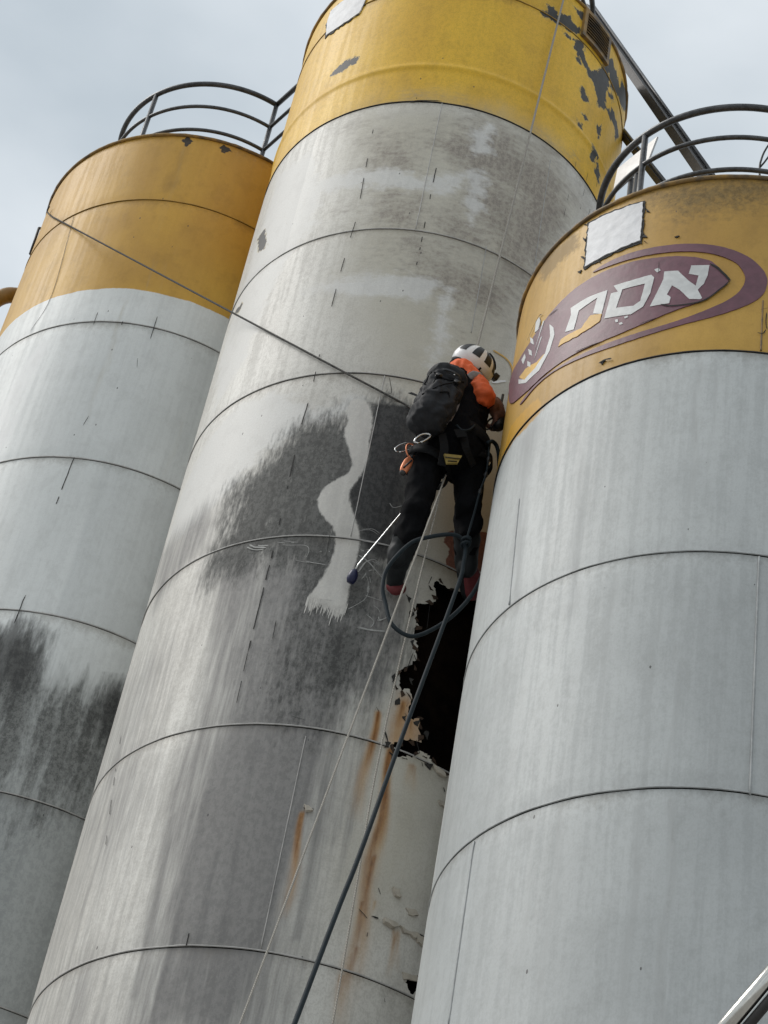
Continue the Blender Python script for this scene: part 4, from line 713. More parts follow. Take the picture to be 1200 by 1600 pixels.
guard_rail('R', (1.7159, 8.0308), 0.8236, [11.4352, 11.1634, 10.8825], 10.3029, [-0.9517, 0.7983, -2.5517, 2.6], 'curved triple guard rail on top of the right silo with the emblem')
guard_rail('C', (-0.0263, 9.7424), 0.86, [15.45, 15.16, 14.88], 14.35, [0.2, 1.9, -1.6, 3.0], 'rail ends on the middle silo roof peeking in at the top edge')


# ------------------------------------------------------------------ beams and small fittings between the silo tops
def beam(name, a, b, w, h, mat, label, cat):
    a, b = Vector(a), Vector(b); t = (b - a).normalized(); s = t.cross(Vector((0, 0, 1))).normalized(); u = s.cross(t); mb = MB()
    root = empty(name, a, label, cat)
    # channel section: web and two flanges
    for off, ww, hh, nm in ((0, w, 0.006, 'web'),):
        v, f = box_g((a + b) / 2, (b - a) / 2, s * w, u * 0.006); obj('web', v, f, mat, root, smooth=False)
    for sg in (-1, 1):
        v, f = box_g((a + b) / 2 + s * (w - 0.004) * sg + u * (-h / 2 - 0.004), (b - a) / 2, s * 0.006, u * h / 2); obj('flange', v, f, mat, root, smooth=False)
    v, f = tube_g([a + u * 0.02, b + u * 0.02], 0.012, 8); obj('edge_pipe', v, f, M['steel'], root)
    return root
beam('sloping_beam', (0.8638, 10.2135, 16.4172), (1.6567, 8.4389, 12.2229), 0.058, 0.05, M['beam'], 'heavy dark sloping beam from the middle silo top down to the right silo roof', 'beam')
beam('thin_brace', (1.0965, 9.8894, 14.6069), (1.3858, 8.6396, 12.335), 0.018, 0.03, M['beam'], 'thin dark sloping brace below the heavy beam, behind the tilted sheet', 'beam')
pq = [Vector(p) for p in [(0.9893, 8.1905, 11.8912), (1.1703, 7.9139, 11.9146), (1.1292, 7.9199, 11.671), (0.9769, 8.192, 11.6452)]]; pnrm = Vector((0.8375, 0.545, -0.0389))
pr = empty('tilted_panel', pq[3], 'pale tilted metal sheet panel behind the right silo guard rail', 'panel')
obj('sheet', [p - pnrm * 0.006 for p in pq] + [p + pnrm * 0.006 for p in pq], [(0, 1, 2, 3), (7, 6, 5, 4), (0, 4, 5, 1), (1, 5, 6, 2), (2, 6, 7, 3), (3, 7, 4, 0)], M['sheet'], pr, smooth=False)
for p_ in [(1.0637, 8.0803, 11.6768), (1.0871, 8.0267, 11.6736)]:
    v, f = tube_g([(p_[0], p_[1], 10.333), p_], 0.02, 10); obj('leg', v, f, M['steel'], pr)
wr = empty('roof_wire', (1.6836, 7.4112, 11.0947), 'thin looped black wire standing on the right silo roof at the photo edge', 'wire')
v, f = tube_g(catmull([(1.6841, 7.4111, 11.0778), (1.6814, 7.4117, 11.1681), (1.6865, 7.4105, 11.2309), (1.7047, 7.4063, 11.3175), (1.7407, 7.398, 11.3995), (1.7895, 7.3863, 11.3828)]), 0.006, 6); obj('loop', v, f, M['blk'], wr)
v, f = tube_g([(1.6814, 7.4117, 11.1681), (1.7042, 7.4065, 11.2143), (1.7724, 7.3904, 11.3768)], 0.006, 6); obj('tail', v, f, M['blk'], wr)


# mustard pipe bending away at the left edge
v, f = tube_g(catmull([(-3.0649, 11.4985, 13.13), (-3.1423, 11.4776, 13.0848), (-3.2242, 11.5068, 13.0198), (-3.2751, 11.5444, 12.8435), (-3.2372, 11.5551, 12.4436), (-3.0719, 11.6001, 11.6004)], 8), 0.062, 16)
tag(obj('bent_pipe', v, f, M['pipe']), 'mustard pipe bending out from the left silo at the photo edge', 'pipe')
hb = [Vector(p) for p in [(-3.0104, 11.1508, 13.5445), (-3.0016, 11.1532, 13.2444), (-2.9561, 11.1653, 13.5474), (-2.9599, 11.1643, 13.2546)]]
br = empty('wall_bracket', hb[0], 'small dark bracket on the far left flank of the left silo', 'bracket')
v, f = tube_g([hb[0], hb[1]], 0.010, 8); obj('bar', v, f, M['beam'], br)
for p_, q_ in ((hb[0], hb[2]), (hb[1], hb[3])):
    v, f = tube_g([p_, q_], 0.010, 8); obj('lug', v, f, M['beam'], br)

# stair handrail close to the camera, bottom right corner
hr = [Vector(p) for p in [(0.8869, 4.4117, 3.9001), (1.3001, 4.3081, 4.5382), (0.9318, 4.4025, 3.9052), (1.3465, 4.2938, 4.5401)]]
root = empty('stair_handrail', (hr[1][0], hr[1][1], 0), 'polished steel handrail cutting the bottom right corner', 'handrail')
v, f = tube_g([hr[0], hr[1]], 0.0205, 24); obj('rail', v, f, M['stainless'], root)
v, f = tube_g([hr[2], hr[3]], 0.0125, 16); obj('lower_rail', v, f, M['beam'], root)
for p_ in (hr[0], hr[1]):
    v, f = tube_g([(p_[0], p_[1], 0), p_], 0.02, 12); obj('post', v, f, M['stainless'], root)

# ------------------------------------------------------------------ rope access worker (seen from behind and below)
J = dict(zip(('pelvis', 'waist', 'chest', 'neck', 'head', 'rhip', 'rknee', 'rank', 'lhip', 'lknee', 'lank', 'rsh', 'relb', 'rwri', 'rhand', 'lsh', 'lelb', 'lwri', 'rtoe', 'ltoe', 'crotch'),
  [Vector(p) for p in [(0.2863, 8.1749, 9.3071), (0.2675, 8.1509, 9.4791), (0.2569, 8.149, 9.6686), (0.2744, 8.193, 9.866), (0.3147, 8.2218, 9.9823), (0.3839, 8.2183, 9.327), (0.4252, 8.23, 8.9792), (0.472, 8.468, 8.8016), (0.1791, 8.1573, 9.2147), (0.1587, 8.1548, 8.8196), (0.1221, 8.352, 8.6136), (0.2601, 8.0785, 9.7774), (0.3934, 8.0555, 9.6295), (0.4354, 8.1392, 9.6597), (0.4839, 8.196, 9.6893), (0.1602, 8.1348, 9.6669), (0.1488, 8.2543, 9.5453), (0.2383, 8.3999, 9.5137), (0.5216, 8.5985, 8.7096), (0.1273, 8.4733, 8.5761), (0.3007, 8.1779, 9.1459)]]))
UP = Vector((0, 0, 1)); NRM = (J['pelvis'] - Vector((SILO['C'][0], SILO['C'][1], J['pelvis'].z))).normalized()   # away from the wall
RT = Vector((-NRM.y, NRM.x, 0)).normalized()                                                                   # to the right in the picture
per = empty('person', (J['pelvis'].x, J['pelvis'].y, J['rtoe'].z), 'rope access worker in white helmet, black clothes and orange sleeve hanging before the middle silo', 'person')
def lerp(a, b, t): return a + (b - a) * t
# body: one continuous skin (head with face, neck, torso, limbs)
HD = (UP * 0.80 + NRM * 0.38 + RT * 0.30).normalized(); FACE = (-NRM * 0.35 + RT * 0.85 - UP * 0.3).normalized(); FACE = (FACE - HD * FACE.dot(HD)).normalized(); EAR = HD.cross(FACE).normalized()
hc = J['head']
b = MB()
b.add(*ell_g(hc, FACE * 0.095, EAR * 0.074, HD * 0.115)); b.add(*ell_g(hc - HD * 0.055 + FACE * 0.03, FACE * 0.062, EAR * 0.056, HD * 0.06))
b.add(*capsule_g(hc + FACE * 0.088 + HD * 0.01, 0.010, hc + FACE * 0.108 - HD * 0.022, 0.014)); b.add(*ell_g(hc + FACE * 0.082 - HD * 0.058, FACE * 0.014, EAR * 0.024, HD * 0.010))
for sg in (-1, 1):
    b.add(*ell_g(hc + EAR * 0.075 * sg - HD * 0.005, FACE * 0.018, EAR * 0.010, HD * 0.030)); b.add(*ell_g(hc + FACE * 0.084 + EAR * 0.031 * sg + HD * 0.004, FACE * 0.011, EAR * 0.015, HD * 0.010))
b.add(*capsule_g(J['neck'] - HD * 0.03, 0.055, hc - HD * 0.05, 0.052))
b.add(*capsule_g(J['chest'], 0.12, J['waist'], 0.11)); b.add(*capsule_g(J['waist'], 0.11, J['pelvis'], 0.115)); b.add(*capsule_g(J['neck'] - HD * 0.04, 0.06, J['chest'], 0.12))
for s_ in 'rl':
    b.add(*capsule_g(J['neck'] - HD * 0.05, 0.06, J[s_ + 'sh'], 0.055)); b.add(*capsule_g(J[s_ + 'sh'], 0.052, J[s_ + 'elb'], 0.042)); b.add(*capsule_g(J[s_ + 'elb'], 0.042, J[s_ + 'wri'], 0.030))
    b.add(*capsule_g(J['pelvis'], 0.11, J[s_ + 'hip'], 0.085)); b.add(*capsule_g(J[s_ + 'hip'], 0.080, J[s_ + 'knee'], 0.055)); b.add(*capsule_g(J[s_ + 'knee'], 0.055, J[s_ + 'ank'], 0.038)); b.add(*capsule_g(J[s_ + 'ank'], 0.038, J[s_ + 'toe'], 0.028))
v, f = remesh(b, 0.010, 3); body = obj('body', v, f, M['skin'], per)
# hands: palm, four unequal fingers and a thumb each
def hand(wri, pc, fdir, pdir, grip_r, name):
    """wri wrist, pc palm centre, fdir finger direction, pdir direction the palm faces"""
    fdir = fdir.normalized(); pdir = (pdir - fdir * pdir.dot(fdir)).normalized(); side = fdir.cross(pdir).normalized(); h = MB()
    h.add(*capsule_g(wri, 0.034, lerp(wri, pc, 0.5), 0.037)); h.add(*ell_g(pc, fdir * 0.056, side * 0.050, pdir * 0.026, p=0.8))
    for i, (o, L) in enumerate(((-0.033, 0.068), (-0.011, 0.078), (0.011, 0.074), (0.032, 0.060))):
        a = pc + fdir * 0.045 + side * o; q1 = a + (fdir * 0.85 + pdir * 0.5) * L * 0.45; q2 = q1 + (fdir * 0.15 + pdir) * L * 0.38; q3 = q2 + (-fdir * 0.75 + pdir * 0.55) * L * 0.33
        for p_, q_, r0, r1 in ((a, q1, 0.0125, 0.012), (q1, q2, 0.012, 0.011), (q2, q3, 0.011, 0.0095)): h.add(*capsule_g(p_, r0, q_, r1, 10, 3))
    a = pc - fdir * 0.018 - side * 0.042; q1 = a + (-side * 0.55 + fdir * 0.45 + pdir * 0.6) * 0.036; q2 = q1 + (fdir * 0.5 + pdir * 0.75 + side * 0.25) * 0.034
    h.add(*capsule_g(a, 0.014, q1, 0.012, 10, 3)); h.add(*capsule_g(q1, 0.012, q2, 0.010, 10, 3))
    h.v = [pc + (q - pc) * 1.22 for q in h.v]
    v, f = remesh(h, 0.0045, 2, 0.0015, 45); return obj(name, v, f, M['glove'], per)
bt = [Vector(p) for p in [(0.5127, 8.2271, 9.5759), (0.5086, 8.2468, 9.7356), (0.5148, 8.2704, 9.8747)]]
hand(J['rwri'], J['rhand'], (-UP * 0.75 + RT * 0.55 - NRM * 0.3), (-NRM * 0.8 - UP * 0.45 - RT * 0.1), 0.03, 'glove')
hand(J['lwri'] + NRM * 0.05, J['lwri'], (-UP * 0.6 - NRM * 0.6 + RT * 0.2), (-UP * 0.3 + RT * 0.7 - NRM * 0.5), 0.02, 'glove')
# trousers
t = MB()
t.add(*ell_g(J['pelvis'] - UP * 0.02, RT * 0.185, NRM * 0.135, UP * 0.13, p=0.85)); t.add(*capsule_g(J['waist'] - UP * 0.04, 0.15, J['pelvis'], 0.16))
for s_ in 'rl':
    t.add(*capsule_g(J[s_ + 'hip'] + UP * 0.02, 0.096, J[s_ + 'knee'], 0.062)); t.add(*capsule_g(J[s_ + 'knee'], 0.070, lerp(J[s_ + 'knee'], J[s_ + 'ank'], 0.75), 0.060))
    t.add(*ell_g(lerp(J[s_ + 'knee'], J[s_ + 'ank'], 0.3) + NRM * 0.015, RT * 0.066, NRM * 0.075, UP * 0.13))
v, f = remesh(t, 0.009, 2, 0.010, 12, (1, 1, 0.7)); obj('trousers', v, f, M['navy_cloth'], per)
# jacket with black body, orange sleeves
t = MB()
t.add(*capsule_g(J['chest'] + UP * 0.02, 0.155, J['waist'], 0.150)); t.add(*ell_g(lerp(J['chest'], J['waist'], 0.4), RT * 0.19, NRM * 0.13, UP * 0.22)); t.add(*ell_g(J['waist'] - UP * 0.05, RT * 0.18, NRM * 0.14, UP * 0.13))
t.add(*capsule_g(J['neck'] - HD * 0.035, 0.068, J['chest'], 0.13)); t.add(*capsule_g(J['lsh'], 0.075, lerp(J['chest'], J['neck'], 0.5), 0.08)); t.add(*capsule_g(J['rsh'] - RT * 0.06 - UP * 0.06 - NRM * 0.06, 0.06, lerp(J['chest'], J['neck'], 0.5), 0.08))
t.add(*ell_g(lerp(J['rsh'], J['waist'], 0.55) + RT * 0.045 - NRM * 0.04, RT * 0.085, NRM * 0.10, UP * 0.16))
v, f = remesh(t, 0.009, 2, 0.010, 13, (1, 1, 0.8)); jk = obj('jacket', v, f, M['black_cloth'], per)
for s_, out_ in (('r', 1), ('l', -1)):
    t = MB(); e2 = lerp(J[s_ + 'elb'], J[s_ + 'wri'], 0.32)
    t.add(*ell_g(J[s_ + 'sh'], RT * 0.076, NRM * 0.076, UP * 0.072)); t.add(*capsule_g(J[s_ + 'sh'], 0.076, J[s_ + 'elb'], 0.062)); t.add(*capsule_g(J[s_ + 'elb'], 0.060, e2, 0.055)); t.add(*capsule_g(J[s_ + 'sh'], 0.066, J['neck'] - HD * 0.04, 0.058))
    v, f = remesh(t, 0.007, 2, 0.010, 17); sl = obj('sleeve', v, f, M['orange'], jk); sl['label'] = 'orange high visibility sleeve'
    d = (J[s_ + 'elb'] - J[s_ + 'sh']); a, c = J[s_ + 'sh'] + d * 0.42, J[s_ + 'sh'] + d * 0.62
    t = MB(); t.add(*tube_g([lerp(a, c, i / 6) for i in range(7)], [0.0805 - 0.0015 * i for i in range(7)], 28)); v, f = remesh(t, 0.008, 2, 0.003, 19); obj('reflective_band', v, f, M['reflect'], jk)
    t = MB(); t.add(*capsule_g(lerp(J[s_ + 'elb'], J[s_ + 'wri'], 0.40), 0.055, lerp(J[s_ + 'elb'], J[s_ + 'wri'], 0.62), 0.047)); v, f = remesh(t, 0.008, 2, 0.004, 25); obj('cuff', v, f, M['black_cloth'], jk)
# rubber boots with red soles
for s_ in 'rl':
    t = MB(); kn, an, to = J[s_ + 'knee'], J[s_ + 'ank'], J[s_ + 'toe']; sh = (an - kn).normalized(); fd = (to - an).normalized()
    t.add(*capsule_g(lerp(kn, an, 0.52), 0.072, an, 0.058)); t.add(*ell_g(an + NRM * 0.03 - RT * (0.02 if s_ == 'l' else 0) - sh * (0.03 if s_ == 'l' else -0.02), RT * 0.055, NRM * 0.06, UP * 0.085)); t.add(*capsule_g(an + sh * 0.02, 0.052, lerp(an, to, 0.95), 0.043))
    v, f = remesh(t, 0.008, 3, 0.003, 16); bo = obj('boot', v, f, M['boot'], per)
    up_ = (NRM - fd * NRM.dot(fd)).normalized(); sdv = fd.cross(up_)
    t = MB(); L = (to - an).length
    if s_ == 'r': t.add(*ell_g(lerp(an, to, 0.62) + up_ * 0.036 + RT * 0.004, fd * (L * 0.55), sdv * 0.05, up_ * 0.022, p=0.6))
    else: t.add(*ell_g(to + fd * 0.012 + up_ * 0.015, fd * 0.032, sdv * 0.047, up_ * 0.05, p=0.7))
    v, f = remesh(t, 0.007, 2); obj('sole', v, f, M['red'], bo)
# helmet
HF = (FACE * 0.9 + RT * 0.2).normalized(); HF = (HF - HD * HF.dot(HD)).normalized(); HS = HD.cross(HF)
def cap_shell(c, fx, sx, hx, z0=-0.25, th=1.0, nu=40, nv=16, a0=0, a1=2 * math.pi, b1=math.pi / 2):
    v = []; f = []; bb0 = math.asin(z0); full = abs(a1 - a0 - 2 * math.pi) < 1e-6; m = nu if full else nu + 1
    for i in range(nv + 1):
        bt_ = bb0 + (b1 - bb0) * i / nv * 0.999
        for j in range(m):
            a = a0 + (a1 - a0) * j / nu; v.append(c + HF * fx * th * math.cos(bt_) * math.cos(a) + HS * sx * th * math.cos(bt_) * math.sin(a) + HD * hx * th * math.sin(bt_))
    for i in range(nv):
        for j in range(nu if full else nu): f.append((i * m + j, i * m + (j + 1) % m, (i + 1) * m + (j + 1) % m, (i + 1) * m + j))
    return v, f
hcc = hc + HD * 0.022
hm = MB(); hm.add(*cap_shell(hcc, 0.128, 0.106, 0.106, z0=-0.45)); hm.add(*[(lambda q: (q[0], [t_[::-1] for t_ in q[1]]))(cap_shell(hcc, 0.128, 0.106, 0.106, z0=-0.45, th=0.94))][0])
n1 = 40
hm.f += [(j, n1 * 17 + j, n1 * 17 + (j + 1) % n1, (j + 1) % n1) for j in range(n1)]
hel = hm.obj('helmet', M['helmet'], per)
for a, w_ in ((0.62, .20), (1.25, .20), (1.9, .20), (2.65, .22), (-0.62, .20), (-1.25, .20), (-1.9, .20), (-2.65, .22)):      # dark panels between the white ribs
    v, f = cap_shell(hcc, 0.128, 0.106, 0.106, z0=0.10, th=1.012, nu=6, nv=6, a0=a - w_, a1=a + w_, b1=1.02); obj('vent_panel', v, f, M['blk'], hel)
v, f = cap_shell(hcc, 0.128, 0.106, 0.106, z0=-0.47, th=1.012, nu=40, nv=2, b1=-0.40); obj('brim_band', v, f, M['blk'], hel)
v, f = cap_shell(hcc + HD * 0.01, 0.124, 0.102, 0.106, z0=0.45, th=1.05, nu=20, nv=6, a0=-0.5, a1=0.9, b1=1.3); obj('lamp_cover', v, f, M['blk'], hel)
v, f = box_g(hcc + HF * 0.140 + HD * 0.03, HF * 0.016, HS * 0.024, HD * 0.018, 0.004); obj('head_lamp', v, f, M['blk'], hel)
for sg in (-1, 1):
    v, f = tube_g(catmull([hcc + HS * 0.112 * sg + HF * 0.02 - HD * 0.03, hc + HS * 0.088 * sg + HF * 0.02 - HD * 0.06, hc + HF * 0.05 - HD * 0.125]), 0.006, 6); obj('chin_strap', v, f, M['web'], hel)
v, f = ell_g(hc - HF * 0.06 - HD * 0.04, HF * 0.055, HS * 0.075, HD * 0.06); obj('neck_cover', v, f, M['black_cloth'], per)
# climbing harness
hs_ = empty  # noqa
def belt(c, rx, ry, z, h, tilt, name, mat, parent, dz=0.0):
    pts = []; mb = MB(); n_ = 44
    for i in range(n_):
        a = 2 * math.pi * i / n_; d = RT * rx * math.cos(a) + NRM * ry * math.sin(a); q = c + d + UP * (z + tilt * math.cos(a) + dz * math.sin(a)); o_ = d.normalized() * 0.005
        mb.v += [q - UP * h / 2, q + UP * h / 2, q + UP * h / 2 + o_, q - UP * h / 2 + o_]
    mb.f = [(4 * i + k, 4 * i + (k + 1) % 4, 4 * ((i + 1) % n_) + (k + 1) % 4, 4 * ((i + 1) % n_) + k) for i in range(n_) for k in range(4)]
    return mb.obj(name, mat, parent)
har = belt(J['pelvis'], 0.198, 0.158, 0.055, 0.075, -0.01, 'harness', M['web'], per)
for s_ in 'rl':
    p = lerp(J[s_ + 'hip'], J[s_ + 'knee'], 0.22); ax = (J[s_ + 'knee'] - J[s_ + 'hip']).normalized()
    e1 = RT - ax * RT.dot(ax); e1.normalize(); e2 = ax.cross(e1); mb = MB(); n_ = 36
    for i in range(n_):
        a = 2 * math.pi * i / n_; d = e1 * 0.120 * math.cos(a) + e2 * 0.124 * math.sin(a); q = p + d - ax * (0.03 * math.cos(a) * (1 if s_ == 'r' else -1)); o_ = d.normalized() * 0.005
        mb.v += [q - ax * 0.028, q + ax * 0.028, q + ax * 0.028 + o_, q - ax * 0.028 + o_]
    mb.f = [(4 * i + k, 4 * i + (k + 1) % 4, 4 * ((i + 1) % n_) + (k + 1) % 4, 4 * ((i + 1) % n_) + k) for i in range(n_) for k in range(4)]
    mb.obj('leg_loop', M['web'], har)
def strap(pts, w, mat, name, parent, th=0.004, nrm=None):
    P = catmull(pts, 6); mb = MB(); nr = nrm or NRM
    for i, p in enumerate(P):
        t_ = (P[min(i + 1, len(P) - 1)] - P[max(i - 1, 0)]).normalized(); s_ = t_.cross(nr).normalized()
        mb.v += [p - s_ * w / 2, p + s_ * w / 2, p + s_ * w / 2 + nr * th, p - s_ * w / 2 + nr * th]
    mb.f = [(4 * i + k, 4 * i + (k + 1) % 4, 4 * i + 4 + (k + 1) % 4, 4 * i + 4 + k) for i in range(len(P) - 1) for k in range(4)] + [(3, 2, 1, 0), (4 * len(P) - 4, 4 * len(P) - 3, 4 * len(P) - 2, 4 * len(P) - 1)]
    return mb.obj(name, mat, parent, smooth=False)
strap([(0.2126, 7.9903, 9.2351), (0.2395, 7.984, 9.1254), (0.2437, 8.015, 9.0272)], 0.045, M['web'], 'back_strap', har)
strap([(0.3158, 8.0075, 9.2985), (0.3515, 8.0149, 9.1848), (0.4092, 8.0802, 9.1318)], 0.045, M['web'], 'back_strap', har)
strap([(0.2949, 7.9781, 9.2648), (0.3214, 7.978, 9.2161)], 0.06, M['web'], 'buckle', har, 0.008)
v, f = tube_g(catmull([(0.281, 7.9908, 9.3106), (0.3146, 7.9767, 9.2689), (0.3542, 7.995, 9.3019), (0.3788, 8.0416, 9.3862)]), 0.006, 8); obj('cord', v, f, M['hose'], har)
lb = [Vector(p) for p in [(0.2428, 7.9896, 9.081), (0.3361, 8.0065, 9.1083), (0.3201, 8.0083, 9.0508), (0.2647, 7.9982, 9.0265)]]
v = [p for p in lb] + [p + NRM * 0.012 for p in lb]; lbo = obj('label_tag', v, [(4, 5, 6, 7), (0, 4, 7, 3), (1, 2, 6, 5), (0, 1, 5, 4), (3, 7, 6, 2)], M['label'], har, smooth=False)
for pp in ([(0.2506, 7.9766, 9.0574), (0.3339, 7.9917, 9.0803)], [(0.2704, 7.9829, 9.0413), (0.3166, 7.9913, 9.057)]):
    v, f = tube_g(pp, 0.0028, 6); obj('stitch_line', v, f, M['blk'], lbo)

# backpack
pc = [(0.1621, 7.964, 9.4319), (0.1285, 8.0511, 9.7575)]; c = Vector(pc[0]); tl = (UP * 0.96 + RT * 0.16).normalized(); sd_ = (RT - tl * RT.dot(tl)).normalized(); nb = sd_.cross(tl); nb = nb if nb.dot(NRM) > 0 else -nb
bp = empty('backpack', c - tl * 0.26, 'rounded black backpack on the worker\'s back', 'backpack')
t = MB(); t.add(*ell_g(c, sd_ * 0.098, nb * 0.095, tl * 0.205, 28, 18, p=0.58)); t.add(*ell_g(c + tl * 0.135 + nb * 0.02, sd_ * 0.098, nb * 0.08, tl * 0.082, p=0.75)); t.add(*ell_g(c - tl * 0.07 + nb * 0.07, sd_ * 0.082, nb * 0.055, tl * 0.12, p=0.7)); t.add(*ell_g(c - tl * 0.15 - sd_ * 0.01, sd_ * 0.094, nb * 0.09, tl * 0.085, p=0.75))
v, f = remesh(t, 0.008, 1, 0.014, 15); obj('bag', v, f, M['pack'], bp)
for k_, pth in enumerate((((-.10, .10, .10), (-.03, .06, .122), (.06, .10, .118), (.10, .15, .09)), ((-.11, -.12, .10), (-.03, -.03, .146), (.03, .05, .132), (.085, .20, .08)), ((-.02, -.09, .15), (.03, -.06, .15), (.06, -.09, .13), (.11, -.01, .09)), ((-.12, .0, .07), (-.115, .10, .07), (-.09, .19, .06)))):
    v, f = tube_g(catmull([c + sd_ * a * .84 + tl * b_ * .87 + nb * d * .92 for a, b_, d in pth]), 0.0045, 6); obj('piping', v, f, M['web'], bp)
v, f = tube_g(catmull([c + sd_ * -.02 + tl * .20 + nb * .02, c + tl * .235 + nb * .02, c + sd_ * .04 + tl * .232 + nb * .02, c + sd_ * .06 + tl * .195 + nb * .02]), 0.008, 8); obj('haul_loop', v, f, M['web'], bp)
strap([Vector(p) for p in [(0.2313, 8.0435, 9.7391), (0.2571, 8.002, 9.6214), (0.2676, 7.9834, 9.4611), (0.2511, 7.9656, 9.3536), (0.2396, 7.9537, 9.2966)]], 0.022, M['reflect'], 'compression_strap', bp)
strap([Vector(p) for p in [(0.2304, 7.9423, 9.3018), (0.2154, 7.9402, 9.2582)]], 0.035, M['reflect'], 'strap_slider', bp, 0.008)
strap([Vector(p) for p in [(0.0096, 7.9944, 9.4767), (0.0451, 7.9655, 9.4389), (0.0671, 7.9265, 9.3877)]], 0.02, M['web'], 'side_strap', bp)
for a0_, b0_, a1_, b1_, d_ in ((-.05, .15, -.06, -.09, .104), (.046, .165, .05, -.08, .104)):
    strap([c + sd_ * a0_ + tl * b0_ + nb * .08, c + sd_ * (a0_ + a1_) / 2 + tl * (b0_ + b1_) / 2 + nb * (d_ + .005), c + sd_ * a1_ + tl * b1_ + nb * d_], 0.02, M['web'], 'lash_strap', bp)
    v, f = box_g(c + sd_ * (a0_ * .6 + a1_ * .4) + tl * (b0_ * .6 + b1_ * .4) + nb * (d_ + .012), sd_ * .016, tl * .012, nb * .006, 0.002); obj('buckle', v, f, M['blk'], bp)
strap([c - sd_ * .092 + tl * .113 + nb * .062, c - sd_ * .034 + tl * .126 + nb * .107, c + sd_ * .042 + tl * .13 + nb * .104, c + sd_ * .088 + tl * .122 + nb * .055], 0.012, M['blk'], 'lid_edge', bp)
for a, b_ in ((.02, .12), (.045, .09)):
    v, f = ell_g(c + sd_ * a + tl * b_ + nb * .107, sd_ * 0.005, nb * 0.004, tl * 0.005); obj('stud', v, f, M['chrome'], bp)

# tool in the right hand
tr = empty('spray_tool', bt[0], 'black hand tool with short aerial held in the worker\'s brown glove', 'tool')
v, f = tube_g([lerp(bt[0], bt[1], x) for x in (0, .06, .12, .5, .9, 1)], [0.026, 0.032, 0.033, 0.031, 0.027, 0.015], 18); obj('grip', v, f, M['blk'], tr)
v, f = tube_g([bt[1], bt[2]], 0.0075, 8); obj('aerial', v, f, M['blk'], tr)
v, f = tube_g(catmull([(0.4441, 8.1939, 9.755), (0.4734, 8.2453, 9.8234), (0.5036, 8.3089, 9.8742), (0.5327, 8.3523, 9.8745)]), 0.003, 6); obj('wrist_cord', v, f, M['blk'], tr)

# carabiners and clamps on the harness
def carabiner(name, c, ax, wd, L, W_, mat, label, rad=0.006, cat='carabiner'):
    pts = [c + ax * L * y + wd * W_ * x for x, y in ((-.35, -.5), (-.5, -.1), (-.42, .35), (-.1, .55), (.3, .5), (.45, .2), (.3, -.3), (.05, -.55))]
    root = empty(name, c - ax * L * 0.55, label, cat, 'hardware on the worker\'s harness')
    P = catmull(pts + [pts[0]], 5); v, f = tube_g(P[:-8], rad, 8); obj('hook', v, f, mat, root)
    v, f = tube_g([P[-9], P[-5], P[-1]], rad * 0.8, 8); obj('gate', v, f, mat, root); return root
W1 = [Vector(p) for p in [(0.1196, 7.95, 9.1298), (0.0362, 8.1053, 9.1832), (0.0746, 8.0871, 9.1582), (0.4747, 8.2246, 9.5971), (0.5002, 8.2333, 9.6026), (0.0471, 8.0957, 9.1216)]]
vx = (RT * 0.9 + UP * 0.2).normalized(); vy = (UP * 0.9 + RT * 0.45).normalized()
carabiner('carabiner', W1[0], vy, vx, 0.085, 0.060, M['chrome'], 'bright silver carabiner below the backpack\'s left corner', 0.0055)
carabiner('carabiner', W1[1], (UP * .8 + RT * .7).normalized(), (RT * .7 - UP * .5).normalized(), 0.10, 0.05, M['chrome'], 'slim pale carabiner sticking out at the worker\'s left hip', 0.004)
carabiner('carabiner', W1[2], (UP * .9 - RT * .2).normalized(), vx, 0.08, 0.05, M['copper'], 'copper coloured carabiner hanging at the worker\'s left hip', 0.005)
carabiner('carabiner', W1[3], (UP * .9 + RT * .3).normalized(), vx, 0.10, 0.055, M['blk'], 'black carabiner at the worker\'s front nearest the belly', 0.006)
carabiner('carabiner', W1[4], (UP * .9 + RT * .1).normalized(), vx, 0.085, 0.05, M['beam'], 'dark bronze carabiner dangling below the gloved hand', 0.005)
cl = [Vector(p) for p in [(0.0789, 8.0874, 9.1041), (0.0544, 8.086, 8.991), (0.102, 8.089, 9.1581), (0.0794, 8.0874, 9.0767)]]
rc = empty('rope_clamp', cl[1], 'shiny orange rope clamp hanging beside the worker\'s left thigh', 'clamp', 'hardware on the worker\'s harness')
ax_ = (cl[1] - cl[0]); t = MB(); wv = ax_.cross(NRM).normalized()
t.add(*ell_g(lerp(cl[0], cl[1], 0.5), ax_ * 0.55, wv * 0.026, NRM * 0.014, p=0.75)); v, f = remesh(t, 0.005, 2); obj('cheek_plate', v, f, M['copper'], rc)
v, f = tube_g([cl[2], cl[0]], 0.006, 8); obj('sling', v, f, M['blk'], rc); v, f = tube_g([lerp(cl[0], cl[1], .2) + NRM * .016 - wv * .012, lerp(cl[0], cl[1], .8) + NRM * .016 + wv * .008], 0.005, 8); obj('cam_lever', v, f, M['blk'], rc)
v, f = ell_g(cl[1] + NRM * 0.002, ax_.normalized() * 0.016, wv * 0.018, NRM * 0.012); obj('eyelet', v, f, M['beam'], rc)

